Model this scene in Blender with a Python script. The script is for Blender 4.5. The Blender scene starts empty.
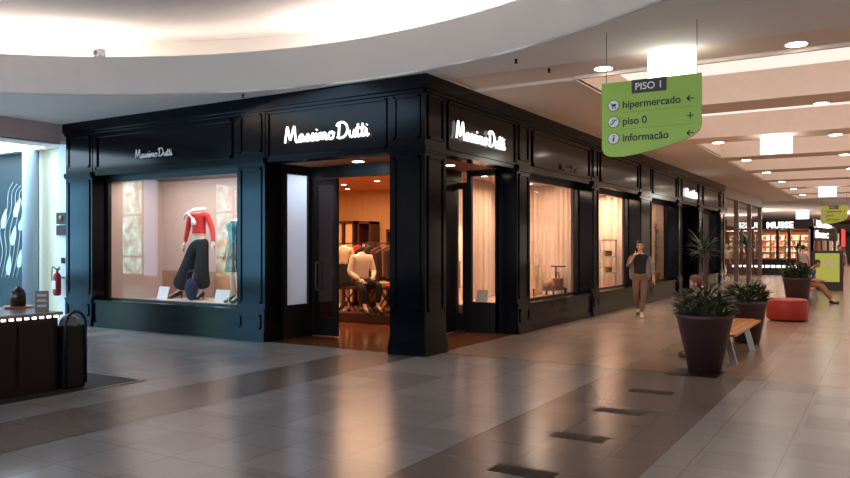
import bpy, math, random
from mathutils import Vector, Matrix, noise
random.seed(7)
R = math.radians; PI = math.pi
sc = bpy.context.scene
col = sc.collection

# ---------------------------------------------------------------- camera, world, exposure
YAW = math.atan(461/751)                     # optical axis turned left of the corridor (+Y)
cam_d = bpy.data.cameras.new('camera'); cam = bpy.data.objects.new('camera', cam_d); col.objects.link(cam)
cam_d.sensor_width = 36; cam_d.lens = 36*751/850
cam_d.shift_y = 7/850                        # horizon a little under mid-frame
cam.location = (0, 0, 1.65); cam.rotation_euler = (R(90), 0, YAW)
cam_d.clip_start = .05; cam_d.clip_end = 300
sc.camera = cam
sc.view_settings.view_transform = 'Standard'; sc.view_settings.look = 'None'
sc.view_settings.exposure = 0.48; sc.view_settings.gamma = 1.0
sc.view_settings.use_curve_mapping = False
w = bpy.data.worlds.new('world'); sc.world = w; w.use_nodes = True
w.node_tree.nodes['Background'].inputs[0].default_value = (.30, .36, .45, 1)
w.node_tree.nodes['Background'].inputs[1].default_value = 0.25

def area(name, loc, rot, size, power, color, sy=None, spread=180):
    l = bpy.data.lights.new(name, 'AREA'); l.energy = power; l.color = color; l.size = size
    if sy: l.shape = 'RECTANGLE'; l.size_y = sy
    l.spread = R(spread)
    o = bpy.data.objects.new(name, l); col.objects.link(o); o.location = loc; o.rotation_euler = rot
    return o
def spot(name, loc, power, color, angle=95, blend=.8, radius=.06, rot=(0, 0, 0)):
    l = bpy.data.lights.new(name, 'SPOT'); l.energy = power; l.color = color
    l.spot_size = R(angle); l.spot_blend = blend; l.shadow_soft_size = radius
    o = bpy.data.objects.new(name, l); col.objects.link(o); o.location = loc; o.rotation_euler = rot
    return o
def point(name, loc, power, color, radius=.1):
    l = bpy.data.lights.new(name, 'POINT'); l.energy = power; l.color = color; l.shadow_soft_size = radius
    o = bpy.data.objects.new(name, l); col.objects.link(o); o.location = loc
    return o
WARM = (1, .68, .47); COOL = (.45, .68, 1)
# unseen lamp added as general fill for the court, behind the camera
area('court_fill', (-3.5, -2.0, 5.25), (0, 0, 0), 7.0, 80, (.93, .93, 1))

area('court_fill_left', (-11.0, 3.2, 5.3), (0, R(-12), 0), 4.0, 150, (.50, .72, 1))  # added blue fill above the view, tints the floor on the left

# ---------------------------------------------------------------- helpers
def lin(r, g, b):
    f = lambda c: (c/255/12.92) if c/255 <= .04045 else ((c/255+.055)/1.055)**2.4
    return (f(r), f(g), f(b), 1)
MATS = {}
def mat(name, c, rough=.5, metal=0, spec=.5, emit=0, ec=None, noise_amt=0, noise_scale=8, bump=0, coat=0):
    if name in MATS: return MATS[name]
    m = bpy.data.materials.new(name); m.use_nodes = True; nt = m.node_tree
    b = nt.nodes['Principled BSDF']
    if len(c) == 3: c = (*c, 1)
    b.inputs['Base Color'].default_value = c; b.inputs['Roughness'].default_value = rough
    b.inputs['Metallic'].default_value = metal; b.inputs['Specular IOR Level'].default_value = spec
    b.inputs['Coat Weight'].default_value = coat
    if emit:
        b.inputs['Emission Color'].default_value = ec or c; b.inputs['Emission Strength'].default_value = emit
    tc = nt.nodes.new('ShaderNodeTexCoord')
    nz = nt.nodes.new('ShaderNodeTexNoise'); nz.inputs['Scale'].default_value = noise_scale
    nz.inputs['Detail'].default_value = 4
    nt.links.new(tc.outputs['Object'], nz.inputs['Vector'])
    k = noise_amt or .06
    mp = nt.nodes.new('ShaderNodeMapRange'); mp.inputs[3].default_value = 1-k; mp.inputs[4].default_value = 1+k
    nt.links.new(nz.outputs['Fac'], mp.inputs[0])
    mx = nt.nodes.new('ShaderNodeMix'); mx.data_type = 'RGBA'; mx.blend_type = 'MULTIPLY'; mx.inputs[0].default_value = 1
    mx.inputs[6].default_value = c
    nt.links.new(mp.outputs[0], mx.inputs[7]); nt.links.new(mx.outputs[2], b.inputs['Base Color'])
    if bump:
        bp = nt.nodes.new('ShaderNodeBump'); bp.inputs['Strength'].default_value = bump; bp.inputs['Distance'].default_value = .01
        nt.links.new(nz.outputs['Fac'], bp.inputs['Height']); nt.links.new(bp.outputs[0], b.inputs['Normal'])
    MATS[name] = m; return m
def emit(name, c, s):
    if name in MATS: return MATS[name]
    m = bpy.data.materials.new(name); m.use_nodes = True; nt = m.node_tree; nt.nodes.clear()
    e = nt.nodes.new('ShaderNodeEmission'); o = nt.nodes.new('ShaderNodeOutputMaterial')
    e.inputs[0].default_value = (*c[:3], 1); e.inputs[1].default_value = s
    nt.links.new(e.outputs[0], o.inputs[0]); MATS[name] = m; return m
def glass(name, ior=1.5, tint=(1, 1, 1), rough=0.0):
    if name in MATS: return MATS[name]
    m = bpy.data.materials.new(name); m.use_nodes = True; nt = m.node_tree; nt.nodes.clear()
    o = nt.nodes.new('ShaderNodeOutputMaterial'); mx = nt.nodes.new('ShaderNodeMixShader')
    t = nt.nodes.new('ShaderNodeBsdfTransparent'); g = nt.nodes.new('ShaderNodeBsdfGlossy'); fr = nt.nodes.new('ShaderNodeFresnel')
    t.inputs[0].default_value = (*tint, 1); g.inputs['Roughness'].default_value = rough; fr.inputs[0].default_value = ior
    geo = nt.nodes.new('ShaderNodeNewGeometry'); mr = nt.nodes.new('ShaderNodeMath'); mr.operation = 'MULTIPLY'
    sub = nt.nodes.new('ShaderNodeMath'); sub.operation = 'SUBTRACT'; sub.inputs[0].default_value = 1
    nt.links.new(geo.outputs['Backfacing'], sub.inputs[1])
    nt.links.new(fr.outputs[0], mr.inputs[0]); nt.links.new(sub.outputs[0], mr.inputs[1])
    nt.links.new(mr.outputs[0], mx.inputs[0]); nt.links.new(t.outputs[0], mx.inputs[1]); nt.links.new(g.outputs[0], mx.inputs[2])
    nt.links.new(mx.outputs[0], o.inputs[0]); MATS[name] = m; return m

M_darkstem = mat('dark_stem', lin(70, 54, 38), rough=.9)
def leaf_blade(mb, o, d, ln, wd, droop, seg=5, twist=0):
    o = Vector(o); d = Vector(d).normalized(); side = d.cross(Vector((0, 0, 1)))
    if side.length < .01: side = Vector((1, 0, 0))
    side.normalize(); side = Matrix.Rotation(twist, 3, d) @ side
    vs = []; F = []; p = o.copy(); dd = d.copy()
    for i in range(seg+1):
        f = i/seg; w_ = wd*math.sin(PI*min(1, .12+f*.88))**.8 if i < seg else .001
        nn = side.cross(dd).normalized()
        vs += [p-side*w_/2, p-nn*w_*.14, p+side*w_/2]
        p = p+dd*ln/seg; dd = (dd+Vector((0, 0, -droop/seg))).normalized()
    for i in range(seg):
        a = i*3; F += [(a, a+1, a+4, a+3), (a+1, a+2, a+5, a+4)]
    mb.add(vs, F, True)
WM = {}                                       # world matrix of each parent
def thing(name, label, cat, loc, rz=0, group=None):
    o = bpy.data.objects.new(name, None); col.objects.link(o); o.empty_display_size = .1
    o.location = loc; o.rotation_euler = (0, 0, rz)
    WM[o] = Matrix.Translation(loc) @ Matrix.Rotation(rz, 4, 'Z')
    o['label'] = label; o['category'] = cat
    if group: o['group'] = group
    return o
def tag(o, label=None, cat=None, group=None, kind=None):
    if label: o['label'] = label
    if cat: o['category'] = cat
    if group: o['group'] = group
    if kind: o['kind'] = kind
    return o
class MB:
    def __init__(s): s.v = []; s.f = []; s.sm = []
    def add(s, vs, fs, smooth=False):
        n = len(s.v); s.v += [Vector(v) for v in vs]; s.f += [tuple(i+n for i in f) for f in fs]; s.sm += [smooth]*len(fs); return s
    def box(s, x0, x1, y0, y1, z0, z1):
        x0, x1 = min(x0, x1), max(x0, x1); y0, y1 = min(y0, y1), max(y0, y1); z0, z1 = min(z0, z1), max(z0, z1)
        return s.add([(x0,y0,z0),(x1,y0,z0),(x1,y1,z0),(x0,y1,z0),(x0,y0,z1),(x1,y0,z1),(x1,y1,z1),(x0,y1,z1)],
              [(0,3,2,1),(4,5,6,7),(0,1,5,4),(1,2,6,5),(2,3,7,6),(3,0,4,7)])
    def obox(s, c, a, b, h, hx, hy, hz):      # oriented box: centre, two axes, third = h
        c = Vector(c); a = Vector(a).normalized(); b = Vector(b).normalized(); h = Vector(h).normalized()
        vs = [c + a*hx*i + b*hy*j + h*hz*k for k in (-1, 1) for i, j in ((-1,-1),(1,-1),(1,1),(-1,1))]
        return s.add(vs, [(0,3,2,1),(4,5,6,7),(0,1,5,4),(1,2,6,5),(2,3,7,6),(3,0,4,7)])
    def quad(s, a, b, c, d): return s.add([a, b, c, d], [(0,1,2,3)])
    def tube(s, pts, r, n=8, closed=False, flat=None):
        pts = [Vector(p) for p in pts]; m = len(pts)
        rs = list(r) if isinstance(r, (list, tuple)) else [r]*m
        if len(rs) != m:
            q = len(rs)-1; o_ = rs; rs = []
            for i in range(m):
                f = i/(m-1)*q; a_ = min(int(f), q-1) if q else 0
                rs.append(o_[a_]+(o_[min(a_+1, q)]-o_[a_])*(f-a_))
        vs = []; up = Vector((0, 0, 1)); prev = None
        for i, p in enumerate(pts):
            if closed: t = pts[(i+1) % m] - pts[i-1]
            else: t = pts[min(i+1, m-1)] - pts[max(i-1, 0)]
            if t.length < 1e-9: t = Vector((0, 0, 1))
            t.normalize()
            if prev is None:
                a = t.cross(up)
                if a.length < .05: a = t.cross(Vector((1, 0, 0)))
            else: a = prev - t*prev.dot(t)
            if a.length < 1e-6: a = t.orthogonal()
            a.normalize(); prev = a; b = t.cross(a)
            for k in range(n):
                w_ = 2*PI*k/n; vs.append(p + (a*math.cos(w_) + b*math.sin(w_))*rs[i])
        fs = []
        for i in range(m if closed else m-1):
            j = (i+1) % m
            for k in range(n):
                k2 = (k+1) % n; fs.append((i*n+k, i*n+k2, j*n+k2, j*n+k))
        if not closed:
            fs.append(tuple(range(n))[::-1]); fs.append(tuple((m-1)*n+k for k in range(n)))
        return s.add(vs, fs, True)
    def lathe(s, c, prof, n=32, a0=0, smooth=True, sx=1, sy=1):
        vs = []; fs = []; m = len(prof)
        for r, z in prof:
            for k in range(n):
                a = a0 + 2*PI*k/n; vs.append((c[0]+r*math.cos(a)*sx, c[1]+r*math.sin(a)*sy, c[2]+z))
        for i in range(m-1):
            for k in range(n):
                k2 = (k+1) % n; fs.append((i*n+k, i*n+k2, (i+1)*n+k2, (i+1)*n+k))
        fs.append(tuple(range(n))[::-1]); fs.append(tuple((m-1)*n+k for k in range(n)))
        return s.add(vs, fs, smooth)
    def ell(s, c, rx, ry, rz, n=16, m=10):
        vs = []; fs = []
        for i in range(m+1):
            th = PI*i/m
            for k in range(n):
                a = 2*PI*k/n; vs.append((c[0]+rx*math.sin(th)*math.cos(a), c[1]+ry*math.sin(th)*math.sin(a), c[2]+rz*math.cos(th)))
        for i in range(m):
            for k in range(n):
                k2 = (k+1) % n; fs.append((i*n+k, (i+1)*n+k, (i+1)*n+k2, i*n+k2))
        return s.add(vs, fs, True)
    def prism(s, poly, o, ax, up, nrm, t):    # 2D poly extruded by t along nrm
        o = Vector(o); ax = Vector(ax); up = Vector(up); nrm = Vector(nrm); n = len(poly)
        a = [o + ax*x + up*y for x, y in poly]; b = [p + nrm*t for p in a]
        fs = [tuple(range(n)), tuple(range(2*n-1, n-1, -1))]
        fs += [(i, i+n, (i+1) % n + n, (i+1) % n) for i in range(n)]
        return s.add(a+b, fs)
    def build(s, name, m, parent=None, local=False, bevel=0, fixn=True):
        me = bpy.data.meshes.new(name)
        vs = s.v
        o = bpy.data.objects.new(name, me); col.objects.link(o)
        if parent is not None:
            o.parent = parent
            P = WM[parent]
            if not local: inv = P.inverted(); vs = [inv @ v for v in vs]
            WM[o] = P
        else:
            xs = [v.x for v in vs]; ys = [v.y for v in vs]; zs = [v.z for v in vs]
            c = Vector(((min(xs)+max(xs))/2, (min(ys)+max(ys))/2, min(zs)))
            vs = [v-c for v in vs]; o.location = c; WM[o] = Matrix.Translation(c)
        me.from_pydata([tuple(v) for v in vs], [], s.f)
        me.polygons.foreach_set('use_smooth', s.sm)
        if fixn:
            import bmesh
            bm = bmesh.new(); bm.from_mesh(me); bmesh.ops.recalc_face_normals(bm, faces=bm.faces); bm.to_mesh(me); bm.free()
        me.materials.append(m); me.update()
        if bevel:
            b = o.modifiers.new('bevel', 'BEVEL'); b.width = bevel; b.segments = 2; b.limit_method = 'ANGLE'
        return o
def struct(name, mb, m, label=None, **k):
    o = mb.build(name, m, **k); o['kind'] = 'structure'
    if label: o['label'] = label
    return o
def smooth_pts(pts, n=6):
    pts = [Vector(p) for p in pts]; out = []
    for i in range(len(pts)-1):
        p0 = pts[max(i-1, 0)]; p1 = pts[i]; p2 = pts[i+1]; p3 = pts[min(i+2, len(pts)-1)]
        for k in range(n):
            t = k/n
            out.append(.5*((2*p1) + (p2-p0)*t + (2*p0-5*p1+4*p2-p3)*t*t + (3*p1-p0-3*p2+p3)*t**3))
    out.append(pts[-1]); return out
def text(name, body, size, o, ax, up, m, parent=None, depth=.004, offset=0, align='LEFT', shear=0, sx=1):
    c = bpy.data.curves.new(name, 'FONT'); c.body = body; c.size = size; c.extrude = depth; c.offset = offset
    c.align_x = align; c.shear = shear
    t = bpy.data.objects.new(name, c); col.objects.link(t)
    bpy.context.view_layer.update()
    me = bpy.data.meshes.new_from_object(t.evaluated_get(bpy.context.evaluated_depsgraph_get()))
    bpy.data.objects.remove(t)
    ax = Vector(ax).normalized(); up = Vector(up).normalized(); nr = ax.cross(up); o = Vector(o)
    mb = MB(); mb.v = [o + ax*v.co.x*sx + up*v.co.y + nr*v.co.z for v in me.vertices]
    mb.f = [tuple(p.vertices) for p in me.polygons]; mb.sm = [False]*len(mb.f)
    bpy.data.meshes.remove(me)
    return mb.build(name, m, parent)

# ---------------------------------------------------------------- materials
M_black = mat('black_lacquer', lin(10, 11, 16), rough=.13, spec=.16, noise_amt=.15, noise_scale=3)
M_blackd = mat('black_lacquer_inner', lin(12, 11, 12), rough=.4, spec=.3, noise_amt=.15)
M_white = mat('ceiling_white', lin(240, 236, 232), rough=.9, noise_amt=.02, noise_scale=2)
M_fascia = mat('ceiling_fascia_white', lin(192, 184, 176), rough=.85, noise_amt=.02)
M_soffit = mat('corridor_ceiling', lin(238, 222, 208), rough=.85, noise_amt=.02)
M_cream = mat('cream_wall', lin(236, 228, 200), rough=.7)
M_wall = mat('plain_wall', lin(190, 180, 168), rough=.8)
M_beige = mat('display_beige', lin(196, 165, 148), rough=.8, noise_amt=.05, noise_scale=3)
M_wood = mat('oak_wood', lin(196, 140, 88), rough=.45, noise_amt=.25, noise_scale=5)
M_dwood = mat('dark_wood', lin(70, 34, 22), rough=.4, noise_amt=.3, noise_scale=9)
M_metal = mat('brushed_metal', lin(150, 150, 150), rough=.3, metal=1)
M_chrome = mat('grey_metal', lin(110, 105, 100), rough=.35, metal=.8)
M_glass = glass('window_glass', 1.38)
M_glassr = glass('corridor_glass', 1.42)
M_deck = mat('display_deck_white', lin(225, 215, 205), rough=.4)
M_skin = mat('skin', lin(196, 142, 115), rough=.5)
M_manq = mat('mannequin_shell', lin(228, 205, 185), rough=.4)
M_blk = mat('black_cloth', lin(26, 26, 30), rough=.85, noise_amt=.2, bump=.2)
M_red = mat('red_knit', lin(214, 48, 44), rough=.8, noise_amt=.1)
M_card = mat('white_card', lin(238, 232, 224), rough=.6)
M_shoe = mat('shoe_dark', lin(40, 28, 24), rough=.4)
E_sign = emit('sign_white', (1, .98, .95), 2.4)
M_signdim = mat('sign_unlit', lin(225, 225, 225), rough=.4)

def floor_mat():
    m = bpy.data.materials.new('polished_stone_tiles'); m.use_nodes = True; nt = m.node_tree; L = nt.links
    b = nt.nodes['Principled BSDF']
    geo = nt.nodes.new('ShaderNodeNewGeometry'); sep = nt.nodes.new('ShaderNodeSeparateXYZ'); L.new(geo.outputs['Position'], sep.inputs[0])
    def math_(op, a, b_=None, c_=None):
        n = nt.nodes.new('ShaderNodeMath'); n.operation = op
        for i, x in enumerate((a, b_, c_)):
            if x is None: continue
            if isinstance(x, (int, float)): n.inputs[i].default_value = x
            else: L.new(x, n.inputs[i])
        return n.outputs[0]
    X, Y = sep.outputs[0], sep.outputs[1]
    def within(v, a, c): return math_('MULTIPLY', math_('GREATER_THAN', v, a), math_('LESS_THAN', v, c))
    # joints every .585 m
    def joint(v, off, wd=.0045, p=1.17):
        f = math_('FRACT', math_('DIVIDE', math_('ADD', v, off+200*p), p))
        d = math_('MULTIPLY', math_('MINIMUM', f, math_('SUBTRACT', 1, f)), p)
        return math_('LESS_THAN', d, wd)
    j = math_('MAXIMUM', joint(X, .1, p=.585), joint(Y, .13, p=.585))
    big = math_('MAXIMUM', within(Y, 9.985, 10.03), within(X, -6.02, -5.99))
    nz = nt.nodes.new('ShaderNodeTexNoise'); nz.inputs['Scale'].default_value = 70; nz.inputs['Detail'].default_value = 3; L.new(geo.outputs['Position'], nz.inputs['Vector'])
    nb = nt.nodes.new('ShaderNodeTexNoise'); nb.inputs['Scale'].default_value = .9; L.new(geo.outputs['Position'], nb.inputs['Vector'])
    # one shade per tile
    fx = math_('FLOOR', math_('DIVIDE', math_('ADD', X, 100.1), .585)); fy = math_('FLOOR', math_('DIVIDE', math_('ADD', Y, 100.03), .585))
    cmb = nt.nodes.new('ShaderNodeCombineXYZ'); L.new(fx, cmb.inputs[0]); L.new(fy, cmb.inputs[1])
    wn = nt.nodes.new('ShaderNodeTexWhiteNoise'); L.new(cmb.outputs[0], wn.inputs['Vector'])
    base = nt.nodes.new('ShaderNodeMix'); base.data_type = 'RGBA'
    base.inputs[6].default_value = lin(124, 121, 121); base.inputs[7].default_value = lin(142, 138, 137)
    L.new(wn.outputs['Value'], base.inputs[0])
    # darker granite bands
    band = math_('MAXIMUM', within(X, -7.05, -6.0), 0)
    band = math_('MULTIPLY', band, within(Y, -20, 9.5))
    band = math_('MAXIMUM', band, math_('MULTIPLY', within(X, -3.05, -1.5), within(Y, -20, 60)))
    m1 = nt.nodes.new('ShaderNodeMix'); m1.data_type = 'RGBA'; L.new(math_('MULTIPLY', band, .8), m1.inputs[0]); L.new(base.outputs[2], m1.inputs[6])
    m1.inputs[7].default_value = lin(96, 84, 78)
    # corridor floor past the joint line: warm light painted into the colour
    m2 = nt.nodes.new('ShaderNodeMix'); m2.data_type = 'RGBA'; L.new(math_('MULTIPLY', math_('GREATER_THAN', Y, 10.0), .6), m2.inputs[0])
    L.new(m1.outputs[2], m2.inputs[6]); m2.inputs[7].default_value = lin(150, 124, 100)
    m3 = nt.nodes.new('ShaderNodeMix'); m3.data_type = 'RGBA'; L.new(math_('MAXIMUM', math_('MULTIPLY', j, .45), math_('MULTIPLY', big, .8)), m3.inputs[0])
    L.new(m2.outputs[2], m3.inputs[6]); m3.inputs[7].default_value = lin(58, 48, 42)
    m4 = nt.nodes.new('ShaderNodeMix'); m4.data_type = 'RGBA'; m4.blend_type = 'MULTIPLY'; m4.inputs[0].default_value = 1
    v = math_('ADD', math_('MULTIPLY', nz.outputs['Fac'], .5), math_('ADD', math_('MULTIPLY', nb.outputs['Fac'], .2), .65))
    L.new(m3.outputs[2], m4.inputs[6]); L.new(v, m4.inputs[7]); L.new(m4.outputs[2], b.inputs['Base Color'])
    b.inputs['Roughness'].default_value = .23
    b.inputs['Specular IOR Level'].default_value = .32
    bp = nt.nodes.new('ShaderNodeBump'); bp.inputs['Strength'].default_value = .04; bp.inputs['Distance'].default_value = .01
    n3 = nt.nodes.new('ShaderNodeTexNoise'); n3.inputs['Scale'].default_value = 9; L.new(geo.outputs['Position'], n3.inputs['Vector'])
    L.new(n3.outputs['Fac'], bp.inputs['Height']); L.new(bp.outputs[0], b.inputs['Normal'])
    return m
M_floor = floor_mat()
def shopfloor_mat():
    m = mat('shop_parquet', lin(120, 72, 44), rough=.14, spec=.6, noise_amt=.35, noise_scale=2.5)
    return m
M_shopfloor = shopfloor_mat()
def wood_mat(name, c1, c2, scale=6, rough=.45, axis='Z'):
    m = bpy.data.materials.new(name); m.use_nodes = True; nt = m.node_tree; b = nt.nodes['Principled BSDF']
    tc = nt.nodes.new('ShaderNodeTexCoord'); mp = nt.nodes.new('ShaderNodeMapping')
    mp.inputs['Scale'].default_value = {'Z': (scale, scale, .4), 'X': (.4, scale, scale), 'Y': (scale, .4, scale)}[axis]
    n = nt.nodes.new('ShaderNodeTexNoise'); n.inputs['Scale'].default_value = 3; n.inputs['Detail'].default_value = 6
    r = nt.nodes.new('ShaderNodeMix'); r.data_type = 'RGBA'; r.inputs[6].default_value = c1; r.inputs[7].default_value = c2
    nt.links.new(tc.outputs['Object'], mp.inputs[0]); nt.links.new(mp.outputs[0], n.inputs['Vector'])
    nt.links.new(n.outputs['Fac'], r.inputs[0]); nt.links.new(r.outputs[2], b.inputs['Base Color']); b.inputs['Roughness'].default_value = rough; b.inputs['Specular IOR Level'].default_value = .3
    MATS[name] = m; return m
M_oak = wood_mat('oak_panel', lin(190, 138, 88), lin(214, 168, 116))
M_bench = wood_mat('bench_wood', lin(150, 98, 52), lin(196, 140, 84), axis='Y')

# ================================================================ SETTING
GX, GY = -5.84, 9.51                          # the black shopfront: its faces are X = GX and Y = GY, meeting at the corner
ZC = 4.2                                      # low ceiling
CX, CY, CR = -6.68, .85, 8.52                 # round opening of the court ceiling
struct('floor', MB().box(-36, 6, -10, 100, -.2, 0), M_floor)
struct('floor_shop', MB().box(-14.6, GX-.05, GY+.05, 33.6, .0005, .004), M_shopfloor)
# low ceiling with the round hole
def ring_ceiling():
    mb = MB(); n = 160; x0, x1, y0, y1 = -15.6, 6.0, -9.6, 9.98
    vs = []
    for k in range(n):
        a = 2*PI*k/n; c, s_ = math.cos(a), math.sin(a)
        tx = ((x1-CX)/c if c > 1e-9 else (x0-CX)/c if c < -1e-9 else 1e9)
        ty = ((y1-CY)/s_ if s_ > 1e-9 else (y0-CY)/s_ if s_ < -1e-9 else 1e9)
        t = min(tx, ty)
        vs += [(CX+c*CR, CY+s_*CR, ZC), (CX+c*max(t, CR+.05), CY+s_*max(t, CR+.05), ZC)]
    # snap the four corners
    for cx_, cy_ in ((x0,y0),(x1,y0),(x1,y1),(x0,y1)):
        i = min(range(1, 2*n, 2), key=lambda i: (vs[i][0]-cx_)**2+(vs[i][1]-cy_)**2); vs[i] = (cx_, cy_, ZC)
    m = len(vs); vs += [(x, y, z+.03) for x, y, z in vs]
    for k in range(n):
        a, b, c_, d = 2*k, 2*k+1, (2*k+3) % m, (2*k+2) % m
        mb_f = [(a, b, c_, d), (a+m, d+m, c_+m, b+m), (a, d, d+m, a+m), (b, b+m, c_+m, c_)]
        if k == 0: F = []
        F += mb_f
    mb.add(vs, F); return mb
struct('ceiling_ring', ring_ceiling(), M_white, 'grey white low ceiling around the round opening')
n = 160
fa = MB()
vs = []; F = []
for k in range(n):
    a = 2*PI*k/n
    for r, z in ((CR, ZC), (CR, 4.86), (CR+.10, 4.86), (CR+.10, 4.72), (CR+1.05, 4.72), (CR+1.05, 5.40)):
        vs.append((CX+r*math.cos(a), CY+r*math.sin(a), z))
for k in range(n):
    for i in range(5):
        a = k*6+i; b = ((k+1) % n)*6+i; F.append((a, b, b+1, a+1))
fa.add(vs, F, False)
o = struct('trim_1', fa, M_fascia, 'curved white band and light trough around the round ceiling opening', fixn=False)
for p in o.data.polygons: p.use_smooth = False
struct('ceiling_court', MB().lathe((CX, CY, 5.40), [(CR+1.1, 0), (CR+1.1, .08)], 96, smooth=False), mat('court_ceiling', lin(200, 190, 184), rough=.9), 'upper round ceiling of the court')
# hidden lamps of the light trough: rows of tubes with short gaps
E_cove = emit('cove_tube', (1, .92, .85), 60)
def arc_strip(a0, a1, r0=CR+.42, r1=CR+.50, z=4.76, m=24):
    vs = []; F = []
    for i in range(m+1):
        a = R(a0+(a1-a0)*i/m)
        vs += [(CX+r0*math.cos(a), CY+r0*math.sin(a), z), (CX+r1*math.cos(a), CY+r1*math.sin(a), z)]
    for i in range(m): F.append((2*i, 2*i+2, 2*i+3, 2*i+1))
    return MB().add(vs, F)
for (a0, a1, pl) in ((30, 62, 'over the green sign'), (63, 101, 'above the lit shop signs'), (101.5, 121.5, 'dimmer middle length'), (122, 146, 'above the mannequin window'), (147, 185, 'at the left end')):
    t = arc_strip(a0, a1).build('cove_light', E_cove if 'middle' not in pl else emit('cove_tube_dim', (1, .92, .85), 14), fixn=False)
    tag(t, 'hidden curved light strip in the round ceiling trough, ' + pl, 'light')
# corridor ceiling
struct('ceiling_soffit', MB().box(-5.9, 6, 9.98, 11.04, ZC+.05, ZC+.25), M_soffit, 'ceiling strip before the first coffer')
struct('ceiling_side', MB().box(-6.3, -4.07, 11.04, 46.5, ZC, ZC+.05).box(-6.3,-5.8,9.98,11.04,ZC,ZC+.05), M_soffit, 'flat ceiling along the black shopfront')
struct('ceiling_right', MB().box(4.0, 6, 11.04, 46.5, ZC, ZC+.05), M_soffit)
bm_ = MB()
BE = [(14.2+4.4*k, 15.2+4.4*k) for k in range(8)]
for a, b in BE[:7]: bm_.box(-4.07, 4.0, a, b, ZC, ZC+.55)
bm_.box(-4.07, 4.0, 10.98, 11.04, ZC+.0, ZC+.55)
bm_.box(-4.12, -4.07, 11.04, 45, ZC+.02, ZC+.55); bm_.box(4.0, 4.05, 11.04, 45, ZC+.02, ZC+.55)
bm_.box(-4.07, 4.0, 45, 46.5, ZC, ZC+.55)
struct('trim_2', bm_, mat('coffer_beam', lin(232, 212, 198), rough=.85), 'cross beams between the ceiling coffers')
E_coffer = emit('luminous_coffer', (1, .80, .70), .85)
edges = [11.04] + [b for a, b in BE[:7]]; ends = [a for a, b in BE[:7]] + [45]
edges = [11.04] + [b for a, b in BE[:7]]
ORD = ['nearest', 'second nearest', 'third nearest', 'fourth nearest', 'fifth nearest', 'sixth nearest', 'seventh nearest', 'farthest']
for k in range(8):
    a = edges[k]; b = ends[k] if k < 7 else 45
    o = struct('ceiling_coffer', MB().box(-4.07, 4.0, a, b, ZC+.52, ZC+.55), E_coffer, 'softly glowing top of the %s ceiling coffer' % ORD[k])
# far ceiling beyond the coffers
struct('ceiling_far', MB().box(-16, 6, 46.5, 100, ZC, ZC+.1), M_white)
# surrounding walls (mostly behind or beside the camera)
struct('wall_right', MB().box(6, 6.2, -10, 100, 0, 5.6), M_wall)
struct('wall_back', MB().box(-16, 6.2, -10.2, -10, 0, 5.6), M_wall)
struct('wall_far', MB().box(-16, 6.2, 100, 100.2, 0, 5), M_wall)
struct('wall_left', MB().box(-36.2, -36, -2, 10, 0, 5), M_wall)
struct('wall_north', MB().box(-36, -20, 10, 10.1, 0, 4.9), M_wall)
struct('wall_side', MB().box(-16.2, -16, -10, -2.1, 0, 5.6), M_wall)
struct('ceiling_left', MB().box(-36, -20, -2.3, 10, 4.8, 4.9).box(-20,-19.9,-2.3,10,3.8,4.9).box(-20, -15.6, -2.3, 5, ZC, ZC+.1), M_white)
struct('ceiling_alcove', MB().box(-20, -14.8, 5, 9.9, 3.8, 3.86), M_white)
struct('trim_3', MB().box(-14.95, -14.78, 5, GY-.07, 3.8, ZC), mat('bulkhead_mauve', lin(178, 160, 160), rough=.8), 'mauve grey ceiling drop at the left end of the shopfront')
E_sky = emit('skylight_panel', (.62, .82, 1), 6)
tag(MB().box(-19.6, -15.62, 6.4, 9.6, 3.78, 3.80).build('ceiling_light_panel', E_sky), 'bright white ceiling light panel at the far left', 'light')

# glazed outer wall far to the left, trees outside (seen mirrored in the shop window)
def foliage_mat(name='daylit_trees', c0=(.02, .055, .045, 1), c1=(.14, .31, .24, 1), c2=(.50, .80, 1.00, 1), st=21.0):
    m = bpy.data.materials.new(name); m.use_nodes = True; nt = m.node_tree; nt.nodes.clear()
    o = nt.nodes.new('ShaderNodeOutputMaterial'); e = nt.nodes.new('ShaderNodeEmission')
    tc = nt.nodes.new('ShaderNodeTexCoord'); n = nt.nodes.new('ShaderNodeTexNoise'); n.inputs['Scale'].default_value = 1.9; n.inputs['Detail'].default_value = 8
    n.inputs['Roughness'].default_value = .7
    r = nt.nodes.new('ShaderNodeValToRGB'); r.color_ramp.elements[0].position = .40; r.color_ramp.elements[0].color = c0
    r.color_ramp.elements[1].position = .72; r.color_ramp.elements[1].color = c2
    k = r.color_ramp.elements.new(.5); k.color = c1
    nt.links.new(tc.outputs['Object'], n.inputs['Vector']); nt.links.new(n.outputs['Fac'], r.inputs[0]); nt.links.new(r.outputs[0], e.inputs[0])
    e.inputs[1].default_value = st; nt.links.new(e.outputs[0], o.inputs[0]); return m
M_trees = foliage_mat(); M_haze = foliage_mat('hazy_blue_outdoors', (.06, .16, .28, 1), (.10, .27, .44, 1), (.25, .52, .80, 1), 17.0)
M_paleblue = mat('pale_column', lin(200, 215, 235), rough=.7)
wy = -2.0
wins = [(-35.8, -30.8), (-29.6, -27.85), (-23.55, -22.25), (-22.15, -16.4)]
wl = MB(); prev = -36
for a, b in wins:
    wl.box(prev, a, wy-.2, wy, 0, 4.8); wl.box(a, b, wy-.2, wy, 0, .35); wl.box(a, b, wy-.2, wy, 4.6, 4.8); prev = b
wl.box(prev, -16, wy-.2, wy, 0, 4.8)
struct('wall_window_side', wl, M_wall)
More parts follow.
